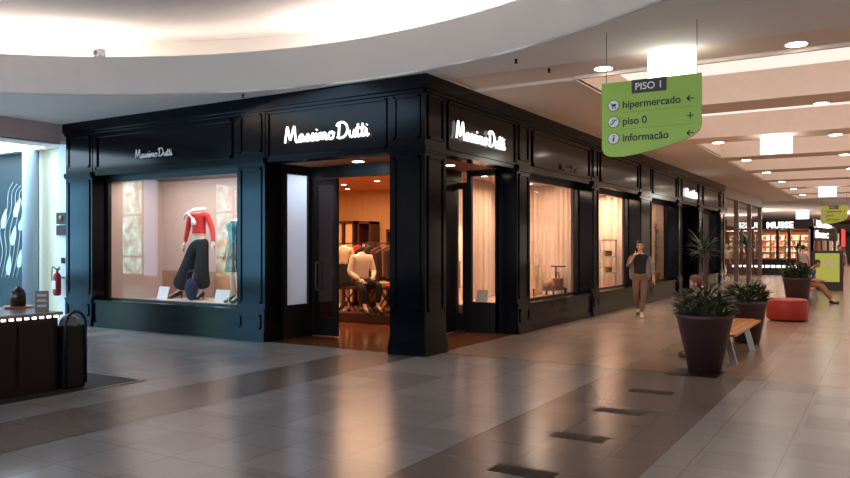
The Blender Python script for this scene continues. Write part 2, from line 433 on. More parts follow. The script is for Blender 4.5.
for i, (a, b) in enumerate(wins):
    fr = MB()
    for x in [a, b-.06] + ([a+(b-a)*.5] if b-a > 3 else [b-.25]): fr.box(x, x+.06, wy-.12, wy-.04, .35, 4.6)
    for z in (.35, 1.15, 3.0, 4.54): fr.box(a, b, wy-.12, wy-.04, z, z+.06)
    t = MB().box(a, b, wy-.2, wy-.16, .35, 4.6).build('window_%d' % (i+1), M_trees if i in (1, 2) else M_haze); t['kind'] = 'structure'
    fr.build('window_frame', M_wall, t)
t = MB().box(-14.5, 4.5, -9.99, -9.95, .4, 4.0).build('window_5', emit('back_fill_glow', (.90, .93, 1), 4.0)); t['kind'] = 'structure'  # unseen glowing pane, added to brighten the low ceiling and fascia
fr = MB()
for i in range(9): fr.box(-14.55+2.38*i, -14.45+2.38*i, -9.95, -9.88, .35, 4.05)
for z in (.35, 2.6, 3.97): fr.box(-14.5, 4.5, -9.95, -9.88, z, z+.08)
fr.build('window_frame', M_wall, t)
struct('trim_8', MB().box(-25.05, -23.6, wy, wy+.12, 0, 4.8), mat('pale_beige_panel', lin(205, 190, 175), rough=.7), 'pale panel beside the outer window')
struct('trim_4', MB().box(-27.8, -27.0, wy, wy+.05, .35, 4.6), emit('pillar_glow', (.50, .66, 1), 5.0), 'pale blue pillar between the outer windows, given an added glow')  # the pillar's lit look is put in as emission
# ================================================================ SHOPFRONT
def P(side, u, d, z): return (u, GY+d, z) if side == 'L' else (GX-d, u, z)
def fb(mb, side, u0, u1, d0, d1, z0, z1):
    a = P(side, u0, d0, z0); b = P(side, u1, d1, z1); return mb.box(a[0], b[0], a[1], b[1], z0, z1)
def frame_strips(mb, side, u0, u1, z0, z1, w_=.035, t=.022, d=0):   # raised moulding rectangle
    fb(mb, side, u0, u1, d-t, d, z0, z0+w_); fb(mb, side, u0, u1, d-t, d, z1-w_, z1)
    fb(mb, side, u0, u0+w_, d-t, d, z0, z1); fb(mb, side, u1-w_, u1, d-t, d, z0, z1)
def pilaster(side, u0, u1, label, depth=.42):
    c = P(side, (u0+u1)/2, 0, 0); t = thing('pilaster', label, 'pilaster', c, 0, None)
    m = MB(); fb(m, side, u0, u1, 0, depth, 0, 4.0)
    g = .075
    frame_strips(m, side, u0+g, u1-g, 3.26, 3.92); frame_strips(m, side, u0+g, u1-g, .66, 3.0)
    m.build('shaft', M_black, t)
    m = MB(); fb(m, side, u0, u1, -.05, -.001, 3.08, 3.16); fb(m, side, u0, u1, -.035, -.001, 3.05, 3.08)
    m.build('moulding', M_black, t)
    m = MB(); fb(m, side, u0, u1, -.02, -.001, 0, .52); fb(m, side, u0, u1, -.035, -.001, .52, .57); frame_strips(m, side, u0+g, u1-g, .22, .47, d=-.02); fb(m, side, u0, u1, -.035, -.001, 0, .16)
    m.build('plinth', M_black, t)
    return t
def window_bay(side, u0, u1, label, bay_glass, z_s=.55, z_t=2.97, D=.36):
    c = P(side, (u0+u1)/2, 0, 0); t = thing('shop_window', label, 'shop window', c)
    m = MB(); fb(m, side, u0, u1, .01, .40, 3.08, 4.0); frame_strips(m, side, u0+.12, u1-.12, 3.2, 3.9, .05, .03, .01)
    m.build('fascia', M_black, t)
    m = MB(); fb(m, side, u0, u1, .03, .40, 0, z_s-.05); fb(m, side, u0, u1, .003, .42, z_s-.05, z_s)
    fb(m, side, u0, u1, .0, .03, 0, .10); fb(m, side, u0+.08, u1-.08, .015, .03, .27, .30)
    m.build('stall_riser', M_black, t)
    m = MB(); w_ = .07
    fb(m, side, u0, u0+w_, D-.04, D+.04, z_s, 3.08); fb(m, side, u1-w_, u1, D-.04, D+.04, z_s, 3.08)
    fb(m, side, u0+w_, u1-w_, D-.04, D+.04, z_t, 3.08); fb(m, side, u0+w_, u1-w_, D-.04, D+.04, z_s, z_s+.03)
    m.build('frame', M_blackd, t)
    m = MB(); a = P(side, u0+w_, D, z_s+.03); b = P(side, u1-w_, D, z_s+.03)
    if side == 'L': m.quad(a, b, (b[0], b[1], z_t), (a[0], a[1], z_t))
    else: m.quad(a, b, (b[0], b[1], z_t), (a[0], a[1], z_t))
    g = m.build('glass_pane', bay_glass, t, fixn=False)
    return t
# pilasters
pilaster('L', -14.70, -13.81, 'black panelled pilaster at the left end of the shopfront, catching blue daylight')
pilaster('L', -9.71, -9.05, 'black panelled pilaster between the mannequin window and the left entrance')
pilaster('R', 12.78, 13.38, 'black panelled pilaster just right of the corner entrance on the corridor side')
pilaster('R', 16.95, 17.45, 'black pilaster between the two lit corridor windows')
pilaster('R', 20.95, 22.2, 'broad black pilaster behind the walking man')
pilaster('R', 25.4, 26.0, 'black pilaster left of the far corridor entrance')
pilaster('R', 28.6, 29.4, 'black pilaster right of the far corridor entrance')
pilaster('R', 32.8, 33.7, 'black pilaster ending the dark shopfront down the corridor')
# corner column
t = thing('corner_column', 'square black panelled column at the outer corner of the shop', 'column', (GX-.315, GY+.315, 0))
m = MB().box(GX-.63, GX, GY, GY+.63, 0, 4.0)
for z0, z1 in ((3.26, 3.92), (.66, 3.0)):
    frame_strips(m, 'L', GX-.63+.08, GX-.08, z0, z1); frame_strips(m, 'R', GY+.08, GY+.55, z0, z1)
m.build('shaft', M_black, t)
MB().box(GX-.63, GX+.035, GY-.035, GY+.63, 3.08, 3.15).box(GX-.63, GX+.02, GY-.02, GY+.63, 3.05, 3.08).build('moulding', M_black, t)
MB().box(GX-.64, GX+.015, GY-.015, GY+.64, .15, .24).box(GX-.65, GX+.03, GY-.03, GY+.65, 0, .15).build('plinth', M_black, t)
# cornice over everything
struct('trim_5', MB().box(-14.72, GX+.07, GY-.07, GY+.42, 4.0, ZC).box(GX-.42, GX+.07, GY+.42, 33.7, 4.0, ZC).box(-14.72, GX+.03, GY-.03, GY, 3.95, 4.0).box(GX, GX+.03, GY-.03, 33.7, 3.95, 4.0), M_black, 'black cornice along the top of the shopfront')
window_bay('L', -13.81, -9.71, 'wide shop window with red topped mannequin and tree reflections', M_glass)
window_bay('R', 13.38, 16.95, 'glowing beige shop window nearest the corner on the corridor side', M_glassr)
window_bay('R', 17.45, 20.95, 'second glowing shop window, left of the walking man', M_glassr)
window_bay('R', 22.2, 25.4, 'dim shop window with green and gold display right of the walking man', M_glassr)
window_bay('R', 29.4, 32.8, 'dark shop window just before the end of the black shopfront', M_glassr)

# ---- script lettering
GL = {
 'M': (1.22, [[(.02,0),(.10,.45),(.20,.98),(.26,.98),(.36,.50),(.46,.22),(.52,.24),(.66,.62),(.80,.99),(.86,.98),(.92,.5),(1.0,.06),(1.1,.0),(1.2,.1)]]),
 'a': (.56, [[(.42,.40),(.28,.46),(.10,.34),(.06,.14),(.16,.0),(.30,.08),(.42,.34),(.44,.14),(.50,.02),(.58,.10)]]),
 's': (.44, [[(.0,.10),(.16,.30),(.26,.46),(.34,.30),(.34,.08),(.22,.0),(.14,.06),(.30,.02),(.46,.12)]]),
 'i': (.26, [[(.0,.12),(.10,.44),(.10,.12),(.16,.0),(.28,.12)], [(.13,.66),(.16,.70)]]),
 'm': (.84, [[(.0,.10),(.08,.44),(.10,.02),(.18,.36),(.30,.44),(.36,.30),(.36,.02),(.44,.34),(.56,.44),(.64,.32),(.64,.08),(.72,.0),(.84,.12)]]),
 'o': (.56, [[(.30,.46),(.12,.38),(.06,.16),(.18,.0),(.36,.04),(.46,.22),(.40,.42),(.28,.44),(.36,.34),(.54,.38)]]),
 ' ': (.16, []),
 'D': (1.02, [[(.22,.92),(.20,.5),(.16,.04)], [(.0,.78),(.14,.94),(.45,1.0),(.75,.86),(.88,.55),(.78,.22),(.5,.03),(.2,.0),(.06,.08)]]),
 'u': (.56, [[(.02,.44),(.06,.12),(.16,.0),(.32,.08),(.42,.44),(.42,.14),(.50,.0),(.58,.12)]]),
 't': (.36, [[(.16,.80),(.12,.40),(.12,.10),(.20,.0),(.38,.12)], [(.0,.50),(.34,.54)]]),
}
def script_sign(side, u0, width, z, label, m, r=.024, d=-.03):
    word = 'Massimo Dutti'; tot = sum(GL[c][0] for c in word); k = width/tot; x = 0
    t = thing('shop_sign', label, 'sign', P(side, u0, d, z))
    cap = k*1.02
    for c in word:
        adv, strokes = GL[c]
        if strokes:
            mb = MB()
            for st in strokes:
                pts = [P(side, u0+(x+px)*k, d, z+py*cap) for px, py in st]
                mb.tube(smooth_pts(pts, 4) if len(pts) > 2 else pts, r, 6)
            mb.build('letter', m, t)
        x += adv
    return t
script_sign('L', -8.57, 1.72, 3.37, 'glowing white script sign Massimo Dutti over the left entrance', E_sign, .0165)
script_sign('R', 10.42, 1.78, 3.37, 'glowing white script sign Massimo Dutti over the right entrance beside the corner column', E_sign, .0165)
script_sign('R', 26.5, 1.7, 3.36, 'small glowing white script sign Massimo Dutti far down the corridor', E_sign, .022)
script_sign('L', -12.42, 1.06, 3.35, 'thin unlit Massimo Dutti lettering above the mannequin window', M_signdim, .0105)
script_sign('R', 15.0, 1.0, 3.25, 'thin unlit Massimo Dutti lettering above the beige corridor window', M_chrome, .009)

# ---- entrances
WF = (1, .62, .36)
def entrance_fascia(side, u0, u1, label):
    c = P(side, (u0+u1)/2, 0, 3.08); t = thing('entrance_fascia', label, 'fascia', c)
    m = MB(); fb(m, side, u0, u1, .01, .30, 3.08, 4.0); m.build('board', M_black, t)
    m = MB(); frame_strips(m, side, u0+.06, u1-.06, 3.16, 3.92, .03, .025, .01); m.build('moulding', M_black, t)
entrance_fascia('L', -9.05, -6.47, 'black fascia board over the left entrance carrying the lit sign')
entrance_fascia('R', 10.14, 12.78, 'black fascia board over the right entrance carrying the lit sign')
entrance_fascia('R', 26.0, 28.6, 'black fascia board over the far corridor entrance')
# vestibule: ceiling and inner walls
M_vest = mat('vestibule_ceiling', lin(170, 100, 64), rough=.6)
struct('ceiling_vestibule', MB().box(-9.05, GX-.31, GY+.31, 10.7, 3.09, 3.14).box(-7.1, GX-.31, 10.7, 12.75, 3.09, 3.14), M_vest)
vh = MB().box(-9.05, -7.0, 10.66, 10.78, 2.88, 3.09).box(-7.12, -7.0, 10.7, 12.75, 2.88, 3.09).box(-7.12, -7.0, 10.66, 10.78, 0, 2.88)
struct('wall_vestibule', vh, M_blackd, 'dark door surround inside the entrance')
# left side glass of vestibule, frosted
M_frost = bpy.data.materials.new('frosted_film'); M_frost.use_nodes = True
nt = M_frost.node_tree; b = nt.nodes['Principled BSDF']; b.inputs['Base Color'].default_value = lin(214, 222, 236); b.inputs['Roughness'].default_value = .35
tr = nt.nodes.new('ShaderNodeBsdfTranslucent'); tr.inputs[0].default_value = (.8, .86, .95, 1); mx = nt.nodes.new('ShaderNodeMixShader'); mx.inputs[0].default_value = .65
nt.links.new(b.outputs[0], mx.inputs[1]); nt.links.new(tr.outputs[0], mx.inputs[2]); nt.links.new(mx.outputs[0], nt.nodes['Material Output'].inputs[0])
t = thing('side_window', 'narrow frosted side window left inside the left entrance', 'window', (-9.05, 10.2, 0))
MB().box(-9.10, -9.0, 9.93, 10.02-.0, 0, 3.09).box(-9.10, -9.0, 10.60, 10.70, 0, 3.09).box(-9.10, -9.0, 10.02, 10.60, 0, .60).box(-9.10, -9.0, 10.02, 10.60, 2.93, 3.09).build('frame', M_blackd, t)
MB().box(-9.056, -9.05, 10.0, 10.62, .58, 2.95).build('frosted_pane', M_frost, t)
# right side glass of vestibule
t = thing('side_window', 'tall clear side window inside the right entrance with white card behind it', 'window', (-6.55, 12.75, 0))
MB().box(-6.24, GX-.42, 12.71, 12.78, 0, 3.09).box(-6.86, -6.77, 12.71, 12.79, 0, 3.09).box(-6.77, -6.24, 12.71, 12.79, 0, .58).box(-6.77, -6.24, 12.71, 12.79, 2.98, 3.09).build('frame', M_blackd, t)
m = MB(); m.quad((-6.77, 12.75, .58), (-6.24, 12.75, .58), (-6.24, 12.75, 2.98), (-6.77, 12.75, 2.98)); m.build('glass_pane', M_glassr, t, fixn=False)
# door leaves
def leaf(label, a, b, y, hx, m_glass):
    t = thing('door_leaf', label, 'door', ((a+b)/2, y, 0))
    w_ = .09
    fr = MB().box(a, a+w_, y-.03, y+.03, .02, 2.87).box(b-w_, b, y-.03, y+.03, .02, 2.87).box(a+w_, b-w_, y-.03, y+.03, .02, .35).box(a+w_, b-w_, y-.03, y+.03, 2.75, 2.87)
    fr = fr.build('frame', M_blackd, t)
    m = MB(); m.quad((a+w_, y, .35), (b-w_, y, .35), (b-w_, y, 2.75), (a+w_, y, 2.75)); m.build('glass_pane', m_glass, t, fixn=False)
    MB().tube([(hx, y-.03, .85), (hx, y-.09, .85), (hx, y-.09, 1.35), (hx, y-.03, 1.35)], .013, 8).build('handle', M_chrome, fr)
    return t
M_dglass = glass('smoked_glass', 1.5, (.07, .05, .05))
leaf('black framed smoked glass door leaf in the left entrance', -8.99, -8.42, 10.72, -8.86, M_dglass)
leaf('narrow black framed glass door leaf with bar handle in the right entrance', -7.16, -6.865, 12.74, -6.98, M_glassr)
struct('door_1', MB().box(-7.06, -7.02, 11.6, 12.60, .02, 2.86).box(-7.09, -7.06, 11.6, 11.7, .02, 2.86).box(-7.09, -7.06, 12.5, 12.6, .02, 2.86), M_blackd, 'dark closed door leaf inside the right entrance')
def downlight(x, y, z, label, r=.085, power=0, color=WARM, e=14, spots=True, group=None, ang=110):
    t = thing('downlight', label, 'light', (x, y, z), 0, group)
    MB().lathe((x, y, z), [(r+.02, 0), (r+.025, -.012), (r, -.012), (r, -.002)], 20).build('trim_ring', M_white, t)
    MB().lathe((x, y, z), [(r*.98, -.016), (r*.98, -.004)], 20, smooth=False).build('lamp_face', emit('lamp_face_%g' % e, (1, .88, .74), e), t)
    if power:
        s_ = spot('downlight_lamp', (x, y, z-.04), power, color, ang); s_.parent = t; s_.location = (0, 0, -.04)
    return t
downlight(-7.62, 10.25, 3.09, 'round lit downlight in the vestibule ceiling of the left entrance', .095, 9, WF)
downlight(-6.6, 11.6, 3.09, 'round downlight in the vestibule ceiling of the right entrance', .08, 5, WF)

struct('wall_far_entrance', MB().box(-7.4, -7.3, 25.5, 29.3, 0, 3.09).box(-7.3, -6.27, 25.5, 25.56, 0, 3.09).box(-7.3, -6.27, 29.1, 29.16, 0, 3.09), M_blackd, 'dark inner walls of the far corridor entrance')
struct('ceiling_far_entrance', MB().box(-7.4, -6.15, 25.5, 29.3, 3.09, 3.13), M_vest)
t = thing('lit_jamb_edge', 'white glowing edge standing in for the lit left jamb of the far corridor entrance', 'light', (-6.35, 26.3, .3))
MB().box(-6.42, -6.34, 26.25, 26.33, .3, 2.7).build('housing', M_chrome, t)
MB().box(-6.34, -6.33, 26.25, 26.33, .35, 2.65).build('tube', emit('jamb_glow', (1, .95, .95), .8), t)  # brightness of the lit jamb put in as emission, no lamp
# ---- shop interior behind the entrance
M_ishell = mat('shop_warm_wall', lin(226, 178, 122), rough=.75)
struct('wall_shop_back', MB().box(-14.5, -7.6, 17.2, 17.3, 0, 3.2), M_oak)
struct('wall_shop_side', MB().box(-14.6, -14.5, GY+.4, 34, 0, 4.1), M_ishell)
struct('ceiling_shop', MB().box(-14.5, -7.1, 10.8, 17.2, 3.2, 3.25), mat('shop_ceiling', lin(214, 150, 104), rough=.7))
area('shop_light', (-11, 14, 3.15), (0, 0, 0), 4.5, 215, (1, .60, .34), 3.5)
area('shop_light', (-9.3, 12.0, 3.15), (0, 0, 0), 1.6, 14, (1, .60, .34))
for i, (x, y, pl) in enumerate([(-11.6, 15.0, 'left'), (-10.3, 14.6, 'right'), (-12.4, 16.2, 'rear')]):
    downlight(x, y, 3.2, 'small %s downlight in the shop ceiling seen through the entrance' % pl, .06, 14, WF, 10)
def ongrid(px, py, z):                         # plan point where a sight line meets height z
    tt = (z-1.65)*751/(246-py); l = (px-425)/751; c, s_ = math.cos(YAW), math.sin(YAW); return ((l*c-s_)*tt, (l*s_+c)*tt)
def on_px(px, Y):                             # X of a sight line on the plane Y (plan geometry)
    l = (px-425)/751; c, s_ = math.cos(YAW), math.sin(YAW); return Y*(l*c-s_)/(l*s_+c)
# wall units at the back
def unit(x0, x1, y0, y1, z1, label, kind):
    t = thing(kind, label, 'cabinet', ((x0+x1)/2, (y0+y1)/2, 0))
    m = MB().box(x0, x0+.05, y0, y1, 0, z1).box(x1-.05, x1, y0, y1, 0, z1).box(x0, x1, y0, y1, z1-.07, z1).box(x0, x1, y0, y1, 0, .1).box(x0, x1, y1-.03, y1, 0, z1)
    m.build('carcass', M_dwood, t)
    return t
x0, x1 = on_px(331, 16.7), on_px(352.5, 16.7)
t = unit(x0, x1, 16.75, 17.18, 2.35, 'tall wardrobe with pale curtain panels and dark wooden frame at the back of the shop', 'wardrobe')
for a in (0, .5):
    MB().box(x0+.06+(x1-x0)*a, x0+(x1-x0)*(a+.5)-.04, 16.80, 16.84, .1, 2.28).build('door', mat('pale_panel', lin(222, 184, 136), rough=.6), t)
MB().box((x0+x1)/2-.03, (x0+x1)/2+.03, 16.74, 16.80, .1, 2.28).build('post', M_dwood, t)
x0, x1 = on_px(356.5, 16.7), on_px(369.5, 16.7)
t = unit(x0, x1, 16.75, 17.18, 2.33, 'narrow dark wooden shelf unit with folded goods at the back of the shop', 'shelf_unit')
for z in (.7, 1.15, 1.55): MB().box(x0+.05, x1-.05, 16.78, 17.15, z, z+.03).build('shelf', M_dwood, t)
x0b, x1b = x0, x1
for z in (.73, 1.18, 1.58):
    for j in range(3):
        xx = x0+.10+j*(x1-x0-.2)/3
        tag(MB().box(xx, xx+.1, 16.82, 17.05, z, z+.12+.03*j).build('folded_sweater', mat('cloth_%d' % j, [lin(200, 190, 175), lin(120, 50, 40), lin(80, 80, 90)][j], rough=.9), bevel=.02),
            'folded sweater on the back shelf unit, %s shelf, %s' % ({.73: 'lowest', 1.18: 'middle', 1.58: 'top'}[z], ['left', 'middle', 'right'][j]), 'sweater', 'folded sweaters on the back shelves')
x0, x1 = on_px(385, 16.7), on_px(398, 16.7)
unit(x0, x1, 16.75, 17.18, 2.1, 'dark wooden cabinet half hidden behind the corner column', 'cabinet')

# ---- display rooms behind windows
# left window
struct('wall_display_left', MB().box(-13.9, -9.15, 11.35, 11.42, 0, 3.15).box(-13.95, -13.86, 9.92, 11.4, 0, 3.15).box(-9.2, -9.12, 10.68, 11.4, 0, 3.15), mat('display_taupe', lin(176, 156, 146), rough=.8))
struct('ceiling_display_left', MB().box(-13.9, -9.12, 9.92, 11.4, 3.09, 3.12), M_blackd)
struct('baseboard_left', MB().box(-13.86, -9.2, 11.30, 11.345, .5, 1.1), mat('display_panel_brown', lin(150, 110, 90), rough=.5, noise_amt=.2), 'brown low panel at the back of the mannequin window')
struct('floor_display_left', MB().box(-13.86, -9.2, 9.92, 11.3, 0, .50), M_beige)
area('display_light', (-11.6, 10.35, 3.05), (R(12), 0, 0), 4.0, 62, (1, .87, .80), .4)
area('frosted_light', (-9.5, 10.4, 3.0), (0, R(-35), 0), .3, 8, (.85, .92, 1))
tag(MB().box(-12.45, -9.3, 9.98, 10.95, .50, .575).build('display_deck', M_deck, bevel=.006), 'low white platform under the red topped mannequin', 'platform')

# corridor displays
E_glow = (1, .70, .50)
for (y0, y1, lab) in ((12.82, 16.9, 'near'), (17.5, 20.9, 'second'), (22.3, 25.3, 'third'), (29.5, 32.7, 'fourth')):
    mm = M_beige if lab != 'fourth' else mat('display_grey', lin(120, 110, 100), rough=.8)
    struct('wall_display_'+lab, MB().box(-7.85, -7.78, y0, y1, 0, 3.1).box(-7.78, -6.28, y1, y1+.05, 0, 3.1).box(-7.78, -7.17 if lab == 'near' else -6.28, y0-.05, y0, 0, 3.1), mm)
    struct('ceiling_display_'+lab, MB().box(-7.8, -6.26, y0, y1, 3.09, 3.12), mat('display_ceiling', lin(200, 180, 165), rough=.8))
    struct('floor_display_'+lab, MB().box(-7.78, -6.28, y0, y1, 0, .50), M_beige)
    pw = {'near': 62, 'second': 90, 'third': 14, 'fourth': 8}[lab]
    area('display_light', (-6.75, (y0+y1)/2, 3.05), (0, R(-8), 0), .4, pw, (1, .74, .56), 2.6)
    for q, yy in enumerate((y0+.9, y1-.9)):
        downlight(-7.0, yy, 3.09, 'small display spotlight in the ceiling of the %s corridor window, %s' % (lab, ['left one', 'right one'][q]), .06, 0, WF, 9)
spot('display_spot', (-6.62, 16.35, 3.05), 150, (1, .76, .55), 22, .8, .03, (R(6), 0, 0))
spot('display_spot', (-6.6, 13.5, 3.0), 260, (1, .74, .52), 40, .8, .03, (0, R(32), 0))
spot('display_spot', (-6.6, 20.3, 3.0), 80, (1, .74, .52), 34, .9, .03, (R(6), 0, 0))
# display props in corridor windows
def curtain(x, y0, y1, z0, z1, amp=.05, per=.13):
    mb = MB(); vs = []; F = []; n = int((y1-y0)/.02)
    for i in range(n+1):
        y = y0+(y1-y0)*i/n; xx = x+amp*math.sin(y/per*2*PI)+amp*.4*math.sin(y*23)
        vs += [(xx, y, z0), (xx, y, z1)]
    for i in range(n): F.append((2*i, 2*i+2, 2*i+3, 2*i+1))
    return mb.add(vs, F, True)
M_curt = mat('sheer_curtain', lin(226, 196, 172), rough=.9)
def curtain_x(y, x0, x1, z0, z1, amp=.04, per=.12):
    mb = curtain(0, x0, x1, z0, z1, amp, per); mb.v = [Vector((v.y, y+v.x, v.z)) for v in mb.v]; return mb
tag(curtain_x(16.80, -7.7, -6.3, .5, 3.08, .03).build('curtain', M_curt, fixn=False), 'pale gathered curtain at the back of the nearest corridor window', 'curtain')
tag(curtain(-7.6, 12.95, 15.2, .5, 3.08).build('curtain', M_curt, fixn=False), 'pale gathered curtain behind the side window of the right entrance', 'curtain')
tag(curtain_x(20.80, -7.7, -6.3, .5, 3.08, .03, .2).build('curtain', M_curt, fixn=False), 'pale gathered curtain at the back of the second corridor window', 'curtain')
def card(name, c, wd, ht, rz, label, tilt=15, z=.5):
    t = R(tilt); ax = Vector((math.cos(rz), math.sin(rz), 0)); nr = Vector((math.sin(rz), -math.cos(rz), 0)); up = (Vector((0, 0, 1))*math.cos(t) - nr*math.sin(t))
    mb = MB().obox(Vector(c)+up*ht/2+Vector((0,0,.004)), ax, nr.cross(Vector((0,0,1))).cross(ax) if False else up, ax.cross(up), wd/2, ht/2, .006)
    mb.obox(Vector(c)-nr*ht*.30+Vector((0,0,ht*.42)), ax, Vector((0,0,1))+nr*.35, nr, .02, ht*.42, .004)
    o = mb.build(name, M_card); tag(o, label, 'card'); return o
card('display_card', (-12.78+.35, 10.12, .575), .30, .26, 0, 'white tilted card at the left end of the display platform')
card('display_card', (on_px(221, 10.05), 10.05, .575), .38, .25, 0, 'white tilted card at the feet of the right mannequin')
card('display_card', (-6.70, 13.0, .5), .24, .30, R(0), 'white tilted card behind the side window of the right entrance')
# table and shoe props in nearest corridor window
t = thing('display_table', 'low brown display table in the nearest corridor window', 'table', (-6.62, 16.3, .5))
MB().box(-6.88, -6.34, 15.9, 16.7, .64, .67).build('tabletop', M_dwood, t, bevel=.008)
for x in (-6.85, -6.38):
    for y in (15.93, 16.66): MB().box(x-.02, x+.02, y-.02, y+.02, .5, .64).build('leg', M_dwood, t)
tag(MB().lathe((-6.62, 16.15, .67), [(.10, 0), (.16, .08), (.15, .18), (.09, .22)], 20).build('round_box', mat('tan_leather', lin(170, 120, 80), rough=.5)), 'round tan bag on the low display table', 'bag')
t = thing('handbag', 'brown structured handbag on a stand in the nearest corridor window', 'handbag', (-6.5, 16.5, .67))
MB().box(-6.60, -6.40, 16.38, 16.60, .69, .90).build('body', mat('brown_leather', lin(110, 62, 38), rough=.4), t, bevel=.02)
MB().tube(smooth_pts([(-6.5, 16.42, .89), (-6.5, 16.44, 1.02), (-6.5, 16.54, 1.02), (-6.5, 16.56, .89)]), .012, 6).build('handle', mat('brown_leather', lin(110, 62, 38)), t)
MB().box(-6.62, -6.38, 16.36, 16.62, .67, .69).build('stand', M_dwood, t)
MB().box(-6.62, -6.38, 16.36, 16.68, 1.16, 1.19).box(-6.62, -6.59, 16.62, 16.66, .67, 1.16).build('riser_shelf', M_dwood, t)
# tall laced boots leaning in the window
def boot(c, label, mt, lean=0.0, rz=0, h=.62):
    t = thing('boot', label, 'boot', c, rz)
    z0 = 0
    MB().tube([(0, 0, .08), (0, .0, .2), (lean*.3, .0, h*.6), (lean, .0, h)], [.05, .045, .055, .07], 12).tube([(0, .03, .06), (0, -.06, .045), (0, -.16, .03)], [.05, .045, .03], 10).build('upper', mt, t, local=True)
    MB().tube([(0, .05, .06), (0, .055, .005)], [.025, .014], 8).box(-.035, .035, -.19, -.02, .002, .014).build('sole', M_shoe, t, local=True)
boot((-6.46, 15.15, .5), 'tall spotted beige boot standing in the nearest corridor window', mat('leopard', lin(205, 170, 130), rough=.6, noise_amt=.7, noise_scale=40), -.02, R(90), .75)
boot((-6.50, 15.45, .5), 'second tall spotted beige boot further right in the nearest corridor window', mat('leopard', lin(205, 170, 130)), .0, R(110), .55)
t = thing('potted_plant', 'tall green plant with gold pot in the dim window right of the walking man', 'plant', (-6.45, 25.0, .5))
MB().lathe((-6.45, 25.0, .5), [(.10, 0), (.15, .3), (.15, .32)], 20).build('pot', mat('gold_pot', lin(180, 140, 60), rough=.35, metal=.6), t)
mbp = MB()
for k in range(70):
    a = random.uniform(0, 2*PI); zz_ = random.uniform(.3, 1.9)
    leaf_blade(mbp, (-6.45, 25.0, .5+zz_), (math.cos(a), math.sin(a), random.uniform(.2, 1)), random.uniform(.15, .25), .06, .8, 4)
mbp.build('leaves', mat('lime_leaf', lin(140, 150, 50), rough=.5), t, fixn=False)
MB().tube([(-6.45, 25.0, .8), (-6.44, 25.0, 2.4)], .015, 6).build('stem', M_darkstem, t)
# second window: framed shelf of folded things
t = thing('display_shelf', 'white stepped shelf with folded clothes in the second corridor window', 'shelf', (-6.6, 19.9, .5))
for z in (.9, 1.35, 1.8): MB().box(-6.85, -6.35, 19.3, 20.5, z, z+.03).build('shelf', M_deck, t)
MB().box(-6.85, -6.81, 19.3, 19.34, .5, 1.8).box(-6.85, -6.81, 20.46, 20.5, .5, 1.8).box(-6.39, -6.35, 19.3, 19.34, .5, 1.8).box(-6.39, -6.35, 20.46, 20.5, .5, 1.8).build('post', M_deck, t)
for i, z in enumerate((.93, 1.38)):
    for j in range(2):
        tag(MB().box(-6.75, -6.45, 19.42+j*.55, 19.85+j*.55, z, z+.14).build('folded_shirt', mat('cloth_%d' % j, (1, 1, 1)), bevel=.03),
            'folded clothes on the %s stepped shelf, %s pile' % (['lower', 'middle'][i], ['left', 'right'][j]), 'clothes')

# ================================================================ FIGURES
def skin_mesh(nodes, edges, sub=2):
    import bmesh
    me = bpy.data.meshes.new('tmp'); keys = list(nodes); me.from_pydata([nodes[k][0] for k in keys], [(keys.index(a), keys.index(b)) for a, b in edges], [])
    o = bpy.data.objects.new('tmp', me); col.objects.link(o)
    md = o.modifiers.new('skin', 'SKIN'); md.use_smooth_shade = True
    for i, k in enumerate(keys):
        r = nodes[k][1]; me.skin_vertices[0].data[i].radius = (r, r) if not isinstance(r, tuple) else r
    me.skin_vertices[0].data[0].use_root = True
    s_ = o.modifiers.new('sub', 'SUBSURF'); s_.levels = sub; s_.render_levels = sub
    bpy.context.view_layer.update()
    dg = bpy.context.evaluated_depsgraph_get()
    out = bpy.data.meshes.new_from_object(o.evaluated_get(dg))
    bpy.data.objects.remove(o); bpy.data.meshes.remove(me)
    mb = MB(); mb.v = [v.co.copy() for v in out.vertices]; mb.f = [tuple(p.vertices) for p in out.polygons]; mb.sm = [True]*len(mb.f)
    bpy.data.meshes.remove(out); return mb
def hand(mb, wrist, d, side_v, curl=.3, s=1.0):     # palm and five fingers
    w_ = Vector(wrist); d = Vector(d).normalized(); sv = Vector(side_v); sv = (sv-d*sv.dot(d)).normalized(); nv = d.cross(sv)
    mb.tube([w_-d*.01, w_+d*.03*s, w_+d*.075*s, w_+d*.095*s], [.024*s, .034*s, .036*s, .026*s], 8)
    for i, (off, ln) in enumerate(((-.027, .062), (-.009, .074), (.009, .070), (.027, .055))):
        p = w_+d*.082*s+sv*off*s; q = p+(d+nv*curl*.4).normalized()*ln*.5*s; r_ = q+(d+nv*curl*1.4).normalized()*ln*.5*s
        mb.tube([p, q, r_], [.0092*s, .0085*s, .0065*s], 6)
    p = w_+d*.03*s-sv*.026*s; q = p+(d*.5-sv*.8).normalized()*.035*s; r_ = q+(d*.95-sv*.25+nv*curl*.5).normalized()*.032*s
    mb.tube([p, q, r_], [.013*s, .011*s, .008*s], 6)
